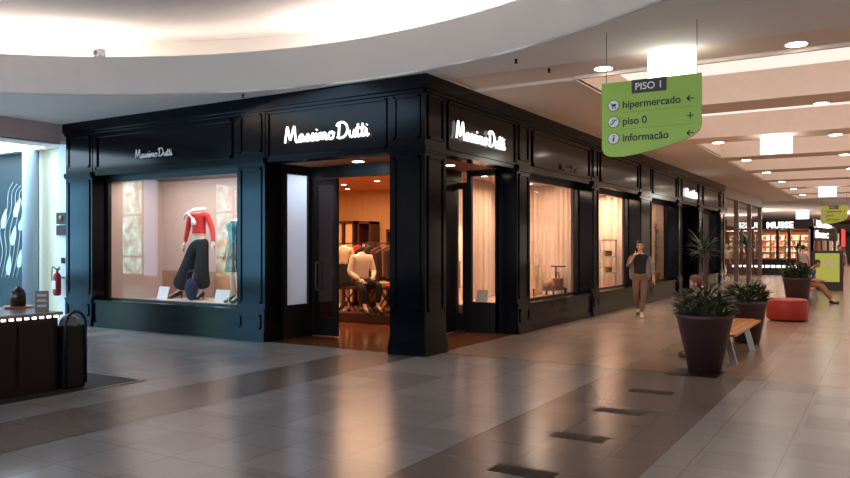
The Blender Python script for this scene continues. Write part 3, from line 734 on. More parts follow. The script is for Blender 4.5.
def head(mb, c, yaw=0, tilt=0, s=1.0, face=True):
    c = Vector(c); Mx = Matrix.Translation(c) @ Matrix.Rotation(yaw, 4, 'Z') @ Matrix.Rotation(tilt, 4, 'X')
    h = MB(); h.ell((0, 0, 0), .074*s, .092*s, .115*s, 20, 14)
    for v in h.v:
        if v.z < 0: v.x *= 1-.28*min(1, -v.z/(.11*s)); v.y = v.y*(1-.12*min(1, -v.z/(.11*s))) - .008*s*min(1, -v.z/(.1*s))
    if face:
        h.tube([(0, -.080*s, .02*s), (0, -.098*s, -.012*s), (0, -.104*s, -.026*s), (0, -.085*s, -.034*s)], [.008*s, .011*s, .014*s, .008*s], 6)
        for sx in (-1, 1): h.ell((sx*.074*s, .005*s, -.005*s), .010*s, .018*s, .030*s, 8, 6)
        h.tube([(-.024*s, -.086*s, -.058*s), (0, -.094*s, -.060*s), (.024*s, -.086*s, -.058*s)], [.004*s, .008*s, .004*s], 6)
    h.v = [Mx @ v for v in h.v]; mb.add(h.v, h.f, True); return Mx
def hair(Mx, s=1.0, long=False, back=.0):
    h = MB(); h.ell((0, .010*s, .022*s), .083*s, .098*s, .112*s, 20, 14)
    keep = []
    lim = -.10 if long else -.045
    for f in h.f:
        cz = sum(h.v[i].z for i in f)/len(f); cy = sum(h.v[i].y for i in f)/len(f)
        if (cz > .072*s and cy < .0) or (cy > -.005*s and cz > lim*s) or (cy >= 0 and cz > 0): keep.append(f)
    for v in h.v: v *= 1+.07*noise.noise(v*45)+.04*noise.noise(v*110)
    h.f = keep; h.sm = [True]*len(keep); h.v = [Mx @ v for v in h.v]; return h
M_hair = mat('dark_hair', lin(30, 20, 16), rough=.6, noise_amt=.4, noise_scale=40)
M_eye = mat('eye_dark', lin(18, 14, 12), rough=.2)
M_lips = mat('lips', lin(150, 88, 78), rough=.5)
BODY = {}
def face_parts(t, Mx, s=1.0):
    t = BODY[t]
    for sx in (-1, 1):
        e = MB().ell((sx*.029*s, -.083*s, .012*s), .012*s, .007*s, .006*s, 8, 6); e.v = [Mx @ v for v in e.v]; e.build('eye', M_eye, t, local=True)
        e = MB().tube([(sx*.015*s, -.086*s, .032*s), (sx*.03*s, -.086*s, .037*s), (sx*.047*s, -.075*s, .030*s)], .004*s, 5); e.v = [Mx @ v for v in e.v]; e.build('eyebrow', M_hair, t, local=True)
    e = MB().tube([(-.024*s, -.0885*s, -.059*s), (0, -.098*s, -.060*s), (.024*s, -.0885*s, -.059*s)], [.003*s, .006*s, .003*s], 6); e.v = [Mx @ v for v in e.v]; e.build('lips', M_lips, t, local=True)

def figure(t, J, skin_m, with_head=True, fem=False, hyaw=0, htilt=0, hands=True, hcurl=(.3, .3), hdir=None):
    """J: joint dict in local coordinates. Builds ONE continuous body mesh."""
    w_ = .9 if fem else 1.0
    N = {'pel': (J['pel'], (.135*w_, .092)), 'wst': (J['wst'], (.125*w_, .09)), 'chs': (J['chs'], (.148*w_, .098)), 'uc': (V(J['chs']).lerp(V(J['nkb']), .62), (.108*w_, .075)), 'nkb': (J['nkb'], (.07, .06)), 'nk': (J['nk'], .05)}
    E = [('pel', 'wst'), ('wst', 'chs'), ('chs', 'uc'), ('uc', 'nkb'), ('nkb', 'nk')]
    if with_head: N['hd'] = (J['hd'], .055); E.append(('nk', 'hd'))
    for s_ in 'LR':
        N['sh'+s_] = (J['sh'+s_], .056*w_); N['el'+s_] = (J['el'+s_], .040*w_); N['wr'+s_] = (J['wr'+s_], .026*w_)
        E += [('uc', 'sh'+s_), ('sh'+s_, 'el'+s_), ('el'+s_, 'wr'+s_)]
        N['hp'+s_] = (J['hp'+s_], .080*w_); N['kn'+s_] = (J['kn'+s_], .056*w_); N['an'+s_] = (J['an'+s_], .036*w_); N['to'+s_] = (J['to'+s_], (.036, .022))
        E += [('pel', 'hp'+s_), ('hp'+s_, 'kn'+s_), ('kn'+s_, 'an'+s_), ('an'+s_, 'to'+s_)]
    mb = skin_mesh(N, E)
    if hands:
        for i, s_ in enumerate('LR'):
            d = Vector(J['wr'+s_])-Vector(J['el'+s_])
            if hdir and hdir.get(s_): d = Vector(hdir[s_])
            hand(mb, J['wr'+s_], d, (0, 1, 0) if abs(d.normalized().y) < .8 else (1, 0, 0), hcurl[i])
    Mx = None
    if with_head:
        Mx = head(mb, J['hd'], hyaw, htilt)
    BODY[t] = mb.build('body', skin_m, t, local=True)
    return Mx
def cloth(t, name, J, keys, edges, m, sub=2):
    mb = skin_mesh({k: (J[k] if k in J else None, r) if not isinstance(r, list) else (r[0], r[1]) for k, r in keys.items()}, edges, sub)
    return mb.build(name, m, t, local=True)
def std(h=1.75):
    k = h/1.75
    J = dict(pel=(0,0,.95), wst=(0,0,1.10), chs=(0,0,1.30), nkb=(0,.01,1.45), nk=(0,.0,1.50), hd=(0,-.02,1.635),
             shL=(.17,0,1.40), elL=(.23,.02,1.13), wrL=(.25,-.04,.90), shR=(-.17,0,1.40), elR=(-.23,.02,1.13), wrR=(-.25,-.04,.90),
             hpL=(.085,0,.90), knL=(.09,-.01,.50), anL=(.09,.02,.09), toL=(.10,-.14,.035), hpR=(-.085,0,.90), knR=(-.09,-.01,.50), anR=(-.09,.02,.09), toR=(-.10,-.14,.035))
    return {a: Vector(b)*k for a, b in J.items()}
def shoe(t, an, to, m, heel=0):
    an = Vector(an); to = Vector(to); d = (to-an); d.z = 0; d.normalize()
    z = min(an.z-.09, to.z-.035)
    a = Vector((an.x, an.y, z))
    mb = MB().tube([a-d*.065+Vector((0,0,.045+heel)), a-d*.03+Vector((0,0,.055+heel)), a+d*.06+Vector((0,0,.045+heel*.5)), a+d*.13+Vector((0,0,.035)), a+d*.19+Vector((0,0,.028))], [.030, .044, .044, .038, .020], 10)
    if heel: mb.tube([a-d*.05+Vector((0,0,.03+heel)), a-d*.05+Vector((0,0,.002))], [.02, .008], 8)
    for v in mb.v: v.z = max(v.z, z+.001)
    mb.build('shoe', m, t, local=True)
V = Vector
def trousers(t, J, m, flare=0, k=1.0, name='trousers'):
    N = {'pel': (V(J['pel'])+V((0,0,.11)), (.165*k, .122)), 'c': (V(J['pel'])-V((0,0,.02)), (.165*k, .125))}
    E = [('pel', 'c')]
    for s_ in 'LR':
        an = V(J['an'+s_]); kn = V(J['kn'+s_])
        N['hp'+s_] = (V(J['hp'+s_])-V((0,0,.02)), .108*k); N['kn'+s_] = (kn, .070*k+flare*.5); N['an'+s_] = (an*.93+kn*.07, .056+flare)
        E += [('c', 'hp'+s_), ('hp'+s_, 'kn'+s_), ('kn'+s_, 'an'+s_)]
    return skin_mesh(N, E).build(name, m, t, local=True)
def top(t, J, m, sleeves=1.0, k=1.0, hem=None, name='shirt'):
    hem = V(hem) if hem is not None else V(J['pel'])*.8+V(J['wst'])*.2
    N = {'hem': (hem, (.178*k, .132)), 'wst': (J['wst'], (.142*k, .105)), 'chs': (J['chs'], (.172*k, .13)), 'uc': (V(J['chs']).lerp(V(J['nkb']), .62), (.145*k, .118)), 'nkb': (V(J['nkb'])-V((0,0,.005)), (.088, .082))}
    E = [('hem', 'wst'), ('wst', 'chs'), ('chs', 'uc'), ('uc', 'nkb')]
    for s_ in 'LR':
        N['sh'+s_] = (J['sh'+s_], .066*k); E.append(('uc', 'sh'+s_))
        el = V(J['el'+s_])
        if sleeves >= 1: N['el'+s_] = (el, .052*k); wr = V(J['wr'+s_]); N['wr'+s_] = (el+(wr-el)*.9, .038*k); E += [('sh'+s_, 'el'+s_), ('el'+s_, 'wr'+s_)]
        else: p = V(J['sh'+s_]); N['el'+s_] = (p+(el-p)*sleeves, .056*k); E += [('sh'+s_, 'el'+s_)]
    return skin_mesh(N, E).build(name, m, t, local=True)

# --- man walking towards us, hand at his face
loc = (-4.86, 17.45, 0)
t = thing('person', 'man in open grey shirt and black t-shirt walking with a hand at his face', 'person', loc, R(12))
J = std(1.76)
J.update(elR=V((-.27, -.06, 1.17)), wrR=V((-.13, -.17, 1.40)), elL=V((.27, .05, 1.14)), wrL=V((.30, -.04, .90)),
         knR=V((-.08, -.10, .50)), anR=V((-.05, .22, .17)), toR=V((-.06, .10, .07)), knL=V((.08, -.10, .52)), anL=V((.05, -.20, .09)), toL=V((.06, -.36, .05)))
Mx = figure(t, J, M_skin, True, hcurl=(.3, .9), hdir={'R': (.5, .25, .9)}, htilt=R(6))
face_parts(t, Mx); hair(Mx).build('hair', M_hair, t, local=True)
trousers(t, J, mat('brown_trousers', lin(112, 84, 66), rough=.85))
top(t, J, M_blk, .3, name='t_shirt', hem=(0, 0, .84))
M_grey = mat('grey_shirt', lin(122, 112, 106), rough=.9)
for sx, s_ in ((1, 'L'), (-1, 'R')):
    pn = skin_mesh({'t': (V((sx*.115, .012, 1.415)), (.055, .10)), 'c': (V((sx*.125, .012, 1.31)), (.07, .13)), 'w': (V((sx*.13, .012, 1.10)), (.055, .12)), 'h': (V((sx*.145, .01, .85)), (.046, .115))}, [('t', 'c'), ('c', 'w'), ('w', 'h')])
    sl = skin_mesh({'n': (V((sx*.10, .008, 1.43)), .062), 's': (V((sx*.175, .004, 1.40)), .078), 'e': (J['el'+s_], .056), 'r': (J['el'+s_].lerp(J['wr'+s_], .72 if s_ == 'L' else .45), .046)}, [('n', 's'), ('s', 'e'), ('e', 'r')])
    pn.add(sl.v, sl.f, True); pn.build('jacket_side', M_grey, t, local=True)
shoe(t, J['anL'], J['toL'], mat('shoe_white', lin(200, 195, 190), rough=.6)); shoe(t, J['anR']+V((0, 0, 0)), J['toR'], M_shoe)

# --- seated figures: facing -X  (left), sitting on a bench
def seated(label, loc, rz, shirt, pants, lean=.25, hairlong=False, htilt=R(25), k=1.0, ext=0):
    t = thing('person', label, 'person', loc, rz)
    c, s_ = math.cos(lean), math.sin(lean); ph = V((0, 0, .53))
    def up(x, y, z): return ph + V((x, y*c - z*s_, z*c + y*s_))     # leaning towards -Y
    J = dict(pel=ph, wst=up(0, 0, .15), chs=up(0, 0, .36), nkb=up(0, .01, .50), nk=up(0, 0, .55), hd=up(0, -.03, .68),
             shL=up(.165, 0, .45), elL=up(.22, -.12, .22), shR=up(-.165, 0, .45), elR=up(-.22, -.12, .22),
             wrL=V((.10, -.42, .66)), wrR=V((-.10, -.42, .66)),
             hpL=V((.09, -.02, .52)), knL=V((.13, -.44, .52)), anL=V((.12, -.42-ext, .09)), toL=V((.13, -.58-ext, .035)),
             hpR=V((-.09, -.02, .52)), knR=V((-.13, -.44, .52)), anR=V((-.12, -.46-ext, .09)), toR=V((-.13, -.62-ext, .035)))
    Mx = figure(t, J, M_skin, True, htilt=htilt, hcurl=(.5, .5))
    face_parts(t, Mx); hair(Mx, long=hairlong).build('hair', M_hair if not hairlong else mat('reddish_hair', lin(96, 42, 30), rough=.6), t, local=True)
    trousers(t, J, pants); top(t, J, shirt, .5)
    shoe(t, J['anL'], J['toL'], M_shoe); shoe(t, J['anR'], J['toR'], M_shoe)
    return t

# --- mannequins
def heel_feet(J):
    for s_ in 'LR':
        J['an'+s_] = V(J['an'+s_])+V((0, 0, .06))
def mannequin(label, loc, rz, J, with_head=False):
    t = thing('mannequin', label, 'mannequin', loc, rz)
    heel_feet(J)
    figure(t, J, M_manq, with_head, True)
    MB().lathe((0, 0, 0), [(.16, 0), (.16, .008)], 24).build('base', M_metal, t, local=True)
    return t
def skirt(t, J, m, length, flare, name='skirt', top_r=.125):
    p = V(J['pel']); prof = [(top_r+.02, p.z-length-.0), (top_r+flare, p.z-length), (top_r+flare*.6, p.z-length*.6), (top_r+.03, p.z-.10), (top_r+.01, p.z+.09), (top_r+.005, p.z+.2)]
    mb = MB().lathe((p.x, p.y, 0), [(r+flare, z) if False else (r, z) for r, z in prof[1:]], 36, sy=.78)
    for i, v in enumerate(mb.v):
        a = math.atan2(v.y-p.y, v.x-p.x); kk = max(0, (p.z-v.z))/max(length, .1)
        d = 1+.06*kk*math.sin(a*9); v.x = p.x+(v.x-p.x)*d; v.y = p.y+(v.y-p.y)*d
    return mb.build(name, m, t, local=True)
# left window, red top
J = std(1.96)
J.update(anR=V((-.52, .05, .09)), knR=V((-.30, .0, .54)), toR=V((-.64, -.09, .035)), knL=V((.08, -.03, .56)), anL=V((.04, .02, .09)), toL=V((.05, -.14, .035)),
         elL=V((.29, .02, 1.30)), wrL=V((.38, -.06, 1.04)), elR=V((-.28, .02, 1.30)), wrR=V((-.29, -.06, 1.03)))
xm = on_px(199, 10.45)
t = mannequin('headless mannequin in red top, white scarf and wide black trousers striding in the left window', (xm, 10.45, .576), R(8), J); t.scale = (1.08, 1.08, 1.08)
top(t, J, M_red, 1.0, .95, hem=(0, 0, 1.22), name='red_top')
skin_mesh({'a': (V((0, -.005, 1.14)), (.155, .12)), 'b': (V((0, -.005, 1.26)), (.150, .115))}, [('a', 'b')]).build('hem_band', mat('beige_knit', lin(232, 180, 150), rough=.9), t, local=True)
trousers(t, J, M_blk, .13, 1.05, 'wide_trousers')
MB().tube(smooth_pts([(-.34, -.02, 1.50), (-.20, -.10, 1.60), (-.02, -.15, 1.50), (.04, -.16, 1.42)]), [.02]*4*4+[.03]*3, 8).tube(smooth_pts([(-.15, -.08, 1.62), (0, -.13, 1.64), (.11, -.06, 1.66), (.06, .07, 1.68), (-.06, .07, 1.68), (-.12, -.03, 1.66)]), .032, 8).tube([(0, -.17, 1.50), (.03, -.18, 1.38)], [.03, .05], 8).build('scarf', M_card, t, local=True)
for s_ in 'LR': shoe(t, J['an'+s_], J['to'+s_], M_shoe, .06)
# blue jeans and bag at her feet, camel coat behind
tag(MB().ell((xm+.12, 10.15, .80), .15, .10, .22).tube(smooth_pts([(xm+.02, 10.15, .92), (xm+.0, 10.15, 1.10), (xm+.12, 10.18, 1.16), (xm+.22, 10.2, 1.05), (xm+.22, 10.2, .92)]), .02, 8).build('denim_bag', mat('navy_denim', lin(26, 34, 62), rough=.8, noise_amt=.3)), 'slouchy navy denim bag standing beside the striding mannequin', 'bag')
t = thing('coat_stand', 'camel coat hanging behind the red topped mannequin', 'coat', (xm+.42, 10.75, .5))
MB().lathe((xm+.42, 10.75, 0), [(.30, .62), (.27, .9), (.22, 1.2), (.19, 1.5), (.16, 1.7), (.06, 1.8)], 28, sy=.5).build('coat', mat('camel_wool', lin(196, 140, 96), rough=.9, noise_amt=.15), t)
MB().tube([(xm+.42, 10.75, .5), (xm+.42, 10.75, 1.78)], .012, 8).lathe((xm+.42, 10.75, .5), [(.16, 0), (.15, .015)], 20).build('stand', M_metal, t)
J = std(1.86)
xm2 = on_px(235, 10.15)
t = mannequin('headless mannequin in teal top and brown skirt at the right edge of the left window', (xm2, 10.15, .576), R(-10), J)
top(t, J, mat('teal_top', lin(30, 110, 120), rough=.8), .5, .9)
skirt(t, J, mat('brown_leather_skirt', lin(62, 34, 28), rough=.4), .42, .10)
for s_ in 'LR': shoe(t, J['an'+s_], J['to'+s_], M_shoe, .06)

# inside the shop: low stage, two mannequins, table with clothes, rail
ys = 13.5
tag(MB().box(-12.2, -8.6, 13.0, 14.4, .012, .20).build('display_stage', M_dwood, bevel=.01), 'low dark wooden stage inside the shop entrance', 'platform')
J = std(1.72); J.update(knR=V((-.05, -.1, .5)), anL=V((.13, -.05, .09)), toL=V((.15, -.2, .035)))
t = mannequin('headless mannequin in pale lace top and black skirt inside the left entrance', (on_px(344, ys), ys, .20), R(25), J)
top(t, J, mat('lace_top', lin(226, 196, 160), rough=.9, noise_amt=.3, noise_scale=30), .6, .9)
skirt(t, J, M_blk, .45, .08)
for s_ in 'LR': shoe(t, J['an'+s_], J['to'+s_], M_shoe, .06)
# table
tx = on_px(378, 13.7)
t = thing('trestle_table', 'low dark trestle table covered with folded clothes inside the shop', 'table', (tx, 13.7, .2))
MB().box(tx-.75, tx+1.0, 13.35, 14.1, .70, .74).build('tabletop', M_dwood, t)
for y in (13.4, 14.05):
    for a in (-.6, -.05, .5):
        MB().tube([(tx+a-.2, y, .21), (tx+a+.2, y, .70)], .016, 6).build('leg', M_blackd, t); MB().tube([(tx+a+.2, y, .21), (tx+a-.2, y, .70)], .016, 6).build('leg', M_blackd, t)
cl = [('white', lin(225, 215, 205)), ('red', lin(190, 40, 34)), ('grey', lin(120, 116, 116)), ('striped beige', lin(205, 180, 150)), ('black', lin(30, 28, 30))]
for i, (a, y, q) in enumerate(((-.30, 13.5, 1), (-.02, 13.48, 0), (.26, 13.5, 3), (.52, 13.5, 1), (.1, 13.85, 2), (.45, 13.86, 0), (.75, 13.6, 4))):
    nm, cc = cl[q]; hh = .06+.03*(i % 3)
    tag(MB().box(tx+a-.12, tx+a+.12, y-.11, y+.13, .74, .74+hh).build('folded_garment', mat('cloth_'+nm.replace(' ', '_'), cc, rough=.9, noise_amt=.1), bevel=.02),
        'folded %s garment on the trestle table, %s' % (nm, ['at the front left', 'front, second from left', 'front middle', 'front, right of the beige one', 'in the back row left', 'in the back row right', 'at the right end'][i]), 'clothes', 'folded clothes on the trestle table')
# seated mannequin with white shirt on the table edge
c_ = V((on_px(364, 13.12), 13.12, .2))
t = thing('mannequin', 'seated headless mannequin in white shirt and dark trousers on the table edge', 'mannequin', c_, R(62)); t.scale = (1.25, 1.25, 1.25)
ph = V((0, .12, .52))
J = dict(pel=ph, wst=ph+V((0, 0, .15)), chs=ph+V((0, -.02, .35)), nkb=ph+V((0, -.02, .49)), nk=ph+V((0, -.02, .54)),
         shL=ph+V((.16, -.02, .44)), elL=ph+V((.22, -.06, .18)), wrL=ph+V((.10, -.27, .10)), shR=ph+V((-.16, -.02, .44)), elR=ph+V((-.24, -.04, .18)), wrR=ph+V((-.14, -.27, .06)),
         hpL=ph+V((.09, -.03, -.02)), knL=ph+V((.14, -.44, -.02)), anL=V((.10, -.32, .15)), toL=V((.11, -.46, .035)), hpR=ph+V((-.09, -.03, -.02)), knR=ph+V((-.16, -.42, -.06)), anR=V((-.16, -.36, .15)), toR=V((-.17, -.50, .035)))
figure(t, J, M_manq, False, True)
top(t, J, mat('white_shirt', lin(240, 226, 206), rough=.9, noise_amt=.08), 1.0, .98, name='shirt'); trousers(t, J, M_blk, .0, .85)
for s_ in 'LR': shoe(t, J['an'+s_], J['to'+s_], M_shoe, .06)
# rail with red and dark garments
rx = on_px(372, 15.2)
t = thing('clothes_rail', 'black clothes rail behind the seated mannequin', 'clothes rail', (rx, 15.2, 0))
MB().tube([(rx-1.0, 15.2, .02), (rx-1.0, 15.2, 1.72), (rx+1.2, 15.2, 1.72), (rx+1.2, 15.2, .02)], .016, 8).box(rx-1.04, rx-.96, 14.95, 15.45, .012, .03).box(rx+1.16, rx+1.24, 14.95, 15.45, .012, .03).build('frame', M_blackd, t)
for i in range(13):
    x = rx-.90+i*.155
    cc = ['hanging_red', 'hanging_red', 'hanging_red', 'hanging_red', 'hanging_dark', 'hanging_brown', 'hanging_dark', 'hanging_plum', 'hanging_dark', 'hanging_brown', 'hanging_dark', 'hanging_plum', 'hanging_dark'][i]
    mm = mat(cc, {'hanging_red': lin(205, 44, 34), 'hanging_dark': lin(50, 38, 36), 'hanging_brown': lin(110, 66, 44), 'hanging_plum': lin(92, 36, 40)}[cc], rough=.9)
    g = thing('hanging_garment', '%s garment on the clothes rail, number %s from its left end' % (cc.split('_')[1], ['one', 'two', 'three', 'four', 'five', 'six', 'seven', 'eight', 'nine', 'ten', 'eleven', 'twelve', 'thirteen'][i]), 'clothes', (x, 15.2, .9), 0, 'garments on the clothes rail')
    m = MB().prism([(-.19, .0), (.19, .0), (.20, .5), (.22, .68), (.06, .77), (-.06, .77), (-.22, .68), (-.20, .5)], (x-.03+.02*math.sin(i*3), 15.2, .9-.05*(i % 3)), (.35, .94, 0), (0, 0, 1), (.94, -.35, 0), .07)
    m.build('cloth', mm, g, bevel=.015)
    MB().tube([(x, 15.2, 1.62-.05*(i % 3)), (x, 15.2, 1.735)], .005, 6).build('hanger', M_metal, g)

# ================================================================ LEFT END: wall, mural, extinguisher
struct('wall_cream', MB().box(-16.35, -14.7, 9.93, 10.1, 0, 4.2).box(-16.35, -14.7, 9.925, 9.93, 1.50, 1.512), M_cream)
def mural_mat():
    m = bpy.data.materials.new('teal_mural_wall'); m.use_nodes = True; nt = m.node_tree; b = nt.nodes['Principled BSDF']
    tc = nt.nodes.new('ShaderNodeTexCoord'); n = nt.nodes.new('ShaderNodeTexNoise'); n.inputs['Scale'].default_value = 1.2
    r = nt.nodes.new('ShaderNodeMix'); r.data_type = 'RGBA'; r.inputs[6].default_value = lin(26, 38, 42); r.inputs[7].default_value = lin(56, 76, 82)
    nt.links.new(tc.outputs['Object'], n.inputs['Vector']); nt.links.new(n.outputs['Fac'], r.inputs[0]); nt.links.new(r.outputs[2], b.inputs['Base Color']); b.inputs['Roughness'].default_value = .5
    return m
struct('wall_mural', MB().box(-20, -16.35, 10.0, 10.1, 0, 4.2), mural_mat())
# pale swirls and leaf shapes of the mural
t = thing('wall_mural_art', 'white leaf and swirl drawing on the dark teal wall at the far left', 'mural', (-18.0, 9.99, 1.0))
M_chalk = mat('chalk_white', lin(196, 216, 220), rough=.7)
for (x, z, s_, a) in ((-17.75, 2.55, .5, 60), (-17.45, 2.75, .42, 65), (-17.9, 1.9, .5, 70), (-17.55, 2.2, .45, 55), (-18.1, 1.2, .5, 80), (-18.3, 2.3, .5, 70), (-17.65, 1.35, .45, 75)):
    n_ = 14; ca, sa = math.cos(R(a)), math.sin(R(a)); poly = []
    for i in range(n_):
        w_ = 2*PI*i/n_; px = s_/2*math.cos(w_); py = s_*.20*math.sin(w_)*(1-.5*math.cos(w_)); poly.append((px*ca-py*sa, px*sa+py*ca))
    MB().prism(poly, (x+.42, 9.995, z), (1, 0, 0), (0, 0, 1), (0, -1, 0), .006).build('leaf', M_chalk, t)
for k in range(6):
    x = -17.75+.16*k
    MB().tube(smooth_pts([(x-.4, 9.99, .9), (x-.2, 9.99, 1.5), (x-.3+.05*k, 9.99, 2.0), (x+.0, 9.99, 2.5), (x+.05, 9.99, 2.9), (x+.25, 9.99, 3.15-.05*k)]), .010, 5).build('swirl', M_chalk, t)
t = thing('round_column', 'round grey blue column in front of the far left wall', 'column', (on_px(30, 9.62), 9.62, 0))
xc = on_px(30, 9.62)
MB().lathe((xc, 9.62, 0), [(.155, 0), (.155, 3.8)], 40).build('shaft', mat('column_grey', lin(150, 166, 176), rough=.5), t)
MB().lathe((xc, 9.62, 0), [(.17, 0), (.17, .12), (.155, .12)], 40).build('base', M_metal, t)
# white strip + cream end panel
struct('trim_6', MB().box(-15.12, -14.72, 9.62, 9.93, 0, 3.8), mat('white_corner', lin(225, 232, 236), rough=.6), 'white corner strip left of the shopfront')
# extinguisher etc: on white strip
def extinguisher(x, y, z):
    t = thing('fire_extinguisher', 'red fire extinguisher hung on the white corner left of the shopfront', 'fire extinguisher', (x, y, z))
    MB().lathe((x, y, z), [(.05, 0), (.075, .02), (.08, .06), (.08, .40), (.06, .46), (.025, .49), (.025, .53)], 20).build('cylinder', mat('signal_red', lin(150, 18, 26), rough=.35), t)
    MB().tube([(x-.02, y, z+.53), (x+.1, y, z+.56)], .012, 6).tube([(x-.02, y, z+.55), (x+.1, y, z+.61)], .012, 6).build('handle', M_blackd, t)
    MB().tube(smooth_pts([(x-.02, y, z+.55), (x-.13, y-.02, z+.60), (x-.14, y-.03, z+.35), (x-.10, y-.03, z+.12)]), .011, 6).build('hose', M_blackd, t)
    MB().box(x-.06, x+.06, y-.082, y-.07, z+.14, z+.32).build('label_plate', M_card, t)
    MB().box(x-.04, x+.04, y+.07, y+.16, z+.36, z+.40).build('bracket', M_metal, t)
extinguisher(-14.93, 9.46, .60)
t = thing('fire_alarm_box', 'dark red call point box with a small sign beneath on the white corner', 'alarm box', (-14.98, 9.62, 2.1))
MB().box(-15.12, -14.78, 9.56, 9.62, 2.12, 2.36).build('sign_plate', mat('maroon', lin(58, 22, 26), rough=.5), t)
MB().lathe((0, 0, 0), [(.07, 0), (.07, .02)], 16)
MB().tube([(-14.95, 9.56, 2.24), (-14.95, 9.54, 2.24)], .06, 14).build('bell', mat('bell', lin(150, 110, 100)), t)
MB().box(-15.12, -14.78, 9.56, 9.62, 1.88, 2.09).build('sign_plate', mat('maroon', (0, 0, 0)), t)
tag(MB().box(-15.0, -14.9, 9.59, 9.62, 1.28, 1.40).build('light_switch', M_blackd), 'small dark switch plate on the white corner above the extinguisher', 'switch')

# ================================================================ KIOSK
M_kiosk = wood_mat('kiosk_dark_panel', lin(14, 7, 6), lin(24, 11, 9), rough=.45)
t = thing('kiosk_counter', 'dark brown kiosk counter with a row of small lights under its top', 'counter', (-9.0, 4.2, 0))
m = MB().box(-9.6, -8.04, .6, 5.10, .015, .84)
for y in [.68+.44*i for i in range(10)]: m.box(-8.04, -8.025, y, y+.40, .12, .78)
m.build('body', M_kiosk, t)
MB().box(-9.68, -7.98, .55, 5.13, .87, .905).build('worktop', mat('counter_top', lin(120, 104, 100), rough=.25), t, bevel=.004)
MB().box(-9.55, -8.02, .6, 5.11, .84, .87).build('light_rail', M_blackd, t)
for i in range(22):
    y = 5.07-.085*i
    MB().box(-8.02, -8.0, y-.028, y+.012, .842, .866).build('lamp', emit('kiosk_led', (1, .93, .88), 3.0), t)
tag(MB().box(-11.0, -7.76, -1.0, 6.0, .0, .012).build('floor_mat', mat('dark_mat', lin(24, 22, 24), rough=.75, noise_amt=.2)), 'dark floor mat under the kiosk', 'mat')
tag(MB().box(-7.76, -7.71, -1.0, 6.05, .0, .014).box(-11, -7.76, 6.0, 6.05, 0, .014).build('mat_edge', mat('mat_edge_grey', lin(120, 112, 108), rough=.4)), 'thin grey edging strip around the kiosk mat', 'edging')
t = thing('litter_bin', 'black bin with an arched hoop top at the end of the kiosk', 'bin', (-8.08, 5.3, .012))
arch = [(-.17, 0), (.17, 0), (.17, .74)] + [(.17*math.cos(a), .74+.17*math.sin(a)) for a in [PI*k/10 for k in range(1, 10)]] + [(-.17, .74)]
MB().box(-8.30, -7.97, 5.14, 5.40, .012, .74).build('body', mat('bin_black', lin(9, 9, 10), rough=.4, spec=.3), t, bevel=.02)
ring = [(-7.955, 5.27+.125*math.cos(a), .735+.16*math.sin(a)) for a in [PI*k/14 for k in range(15)]]
MB().tube([(-7.955, 5.395, .06)] + ring + [(-7.955, 5.145, .06)], .015, 8).build('hoop', mat('bin_black', (0, 0, 0)), t)
MB().ell((-8.08, 5.27, .735), .11, .11, .13, 18, 10).build('lid', mat('bin_lid_grey', lin(96, 96, 100), rough=.3), t)
# things on the counter
zt = .905
x, y = ongrid(19, 308, zt)
t = thing('cake_tray', 'round copper coloured tray on the kiosk counter', 'tray', (x, y, zt))
MB().lathe((x, y, zt), [(.14, 0), (.17, .02), (.175, .028), (.15, .024), (.02, .012)], 30).build('dish', mat('copper', lin(190, 120, 84), rough=.3, metal=.4), t)
tag(MB().lathe((x-.02, y+.0, zt+.02), [(.085, 0), (.085, .15), (.065, .20), (.03, .22), (.012, .245)], 24).build('dark_jar', mat('dark_jar', lin(30, 22, 24), rough=.25)), 'dark domed jar standing on the copper tray', 'jar')
tag(MB().tube([(x-.02, y-.23, zt), (x-.02, y-.23, zt+.2)], .008, 8).build('white_straw_holder', M_card), 'thin white upright rod at the left of the dark jar', 'rod')
x, y = ongrid(42, 311, zt)
t = thing('menu_stand', 'small black menu stand with pale lines on the kiosk counter', 'menu stand', (x, y, zt))
ax = V((math.cos(YAW+.2), math.sin(YAW+.2), 0)); nr = V((ax.y, -ax.x, 0))
MB().obox(V((x, y, zt+.115)), ax, V((0, 0, 1)), nr, .072, .115, .006).build('board', mat('menu_black', lin(18, 18, 20), rough=.3), t)
for q in range(3):
    MB().obox(V((x, y, zt+.06+.06*q))+nr*.008, ax, V((0, 0, 1)), nr, .05, .012, .0012).build('picture', mat('menu_print', lin(170, 170, 176), rough=.5), t)

# ================================================================ FLOOR INSETS
M_vent = mat('dark_bronze_grille', lin(30, 22, 18), rough=.5, spec=.2)
for k, nm in enumerate(('nearest', 'second nearest', 'third nearest', 'farthest')):
    y = 4.95+1.175*k
    t = thing('floor_grille', 'dark rectangular floor inset, %s of the four in line with the planters' % nm, 'floor grille', (-2.26, y+.1, 0), 0)
    MB().box(-2.50, -2.02, y, y+.20, .0, .004).build('plate', M_vent, t)
    m = MB()
    for q in range(9): m.box(-2.48+.052*q, -2.47+.052*q, y+.02, y+.18, .004, .007)
    m.build('slats', mat('grille_slat', lin(40, 30, 25), rough=.5, spec=.2), t)

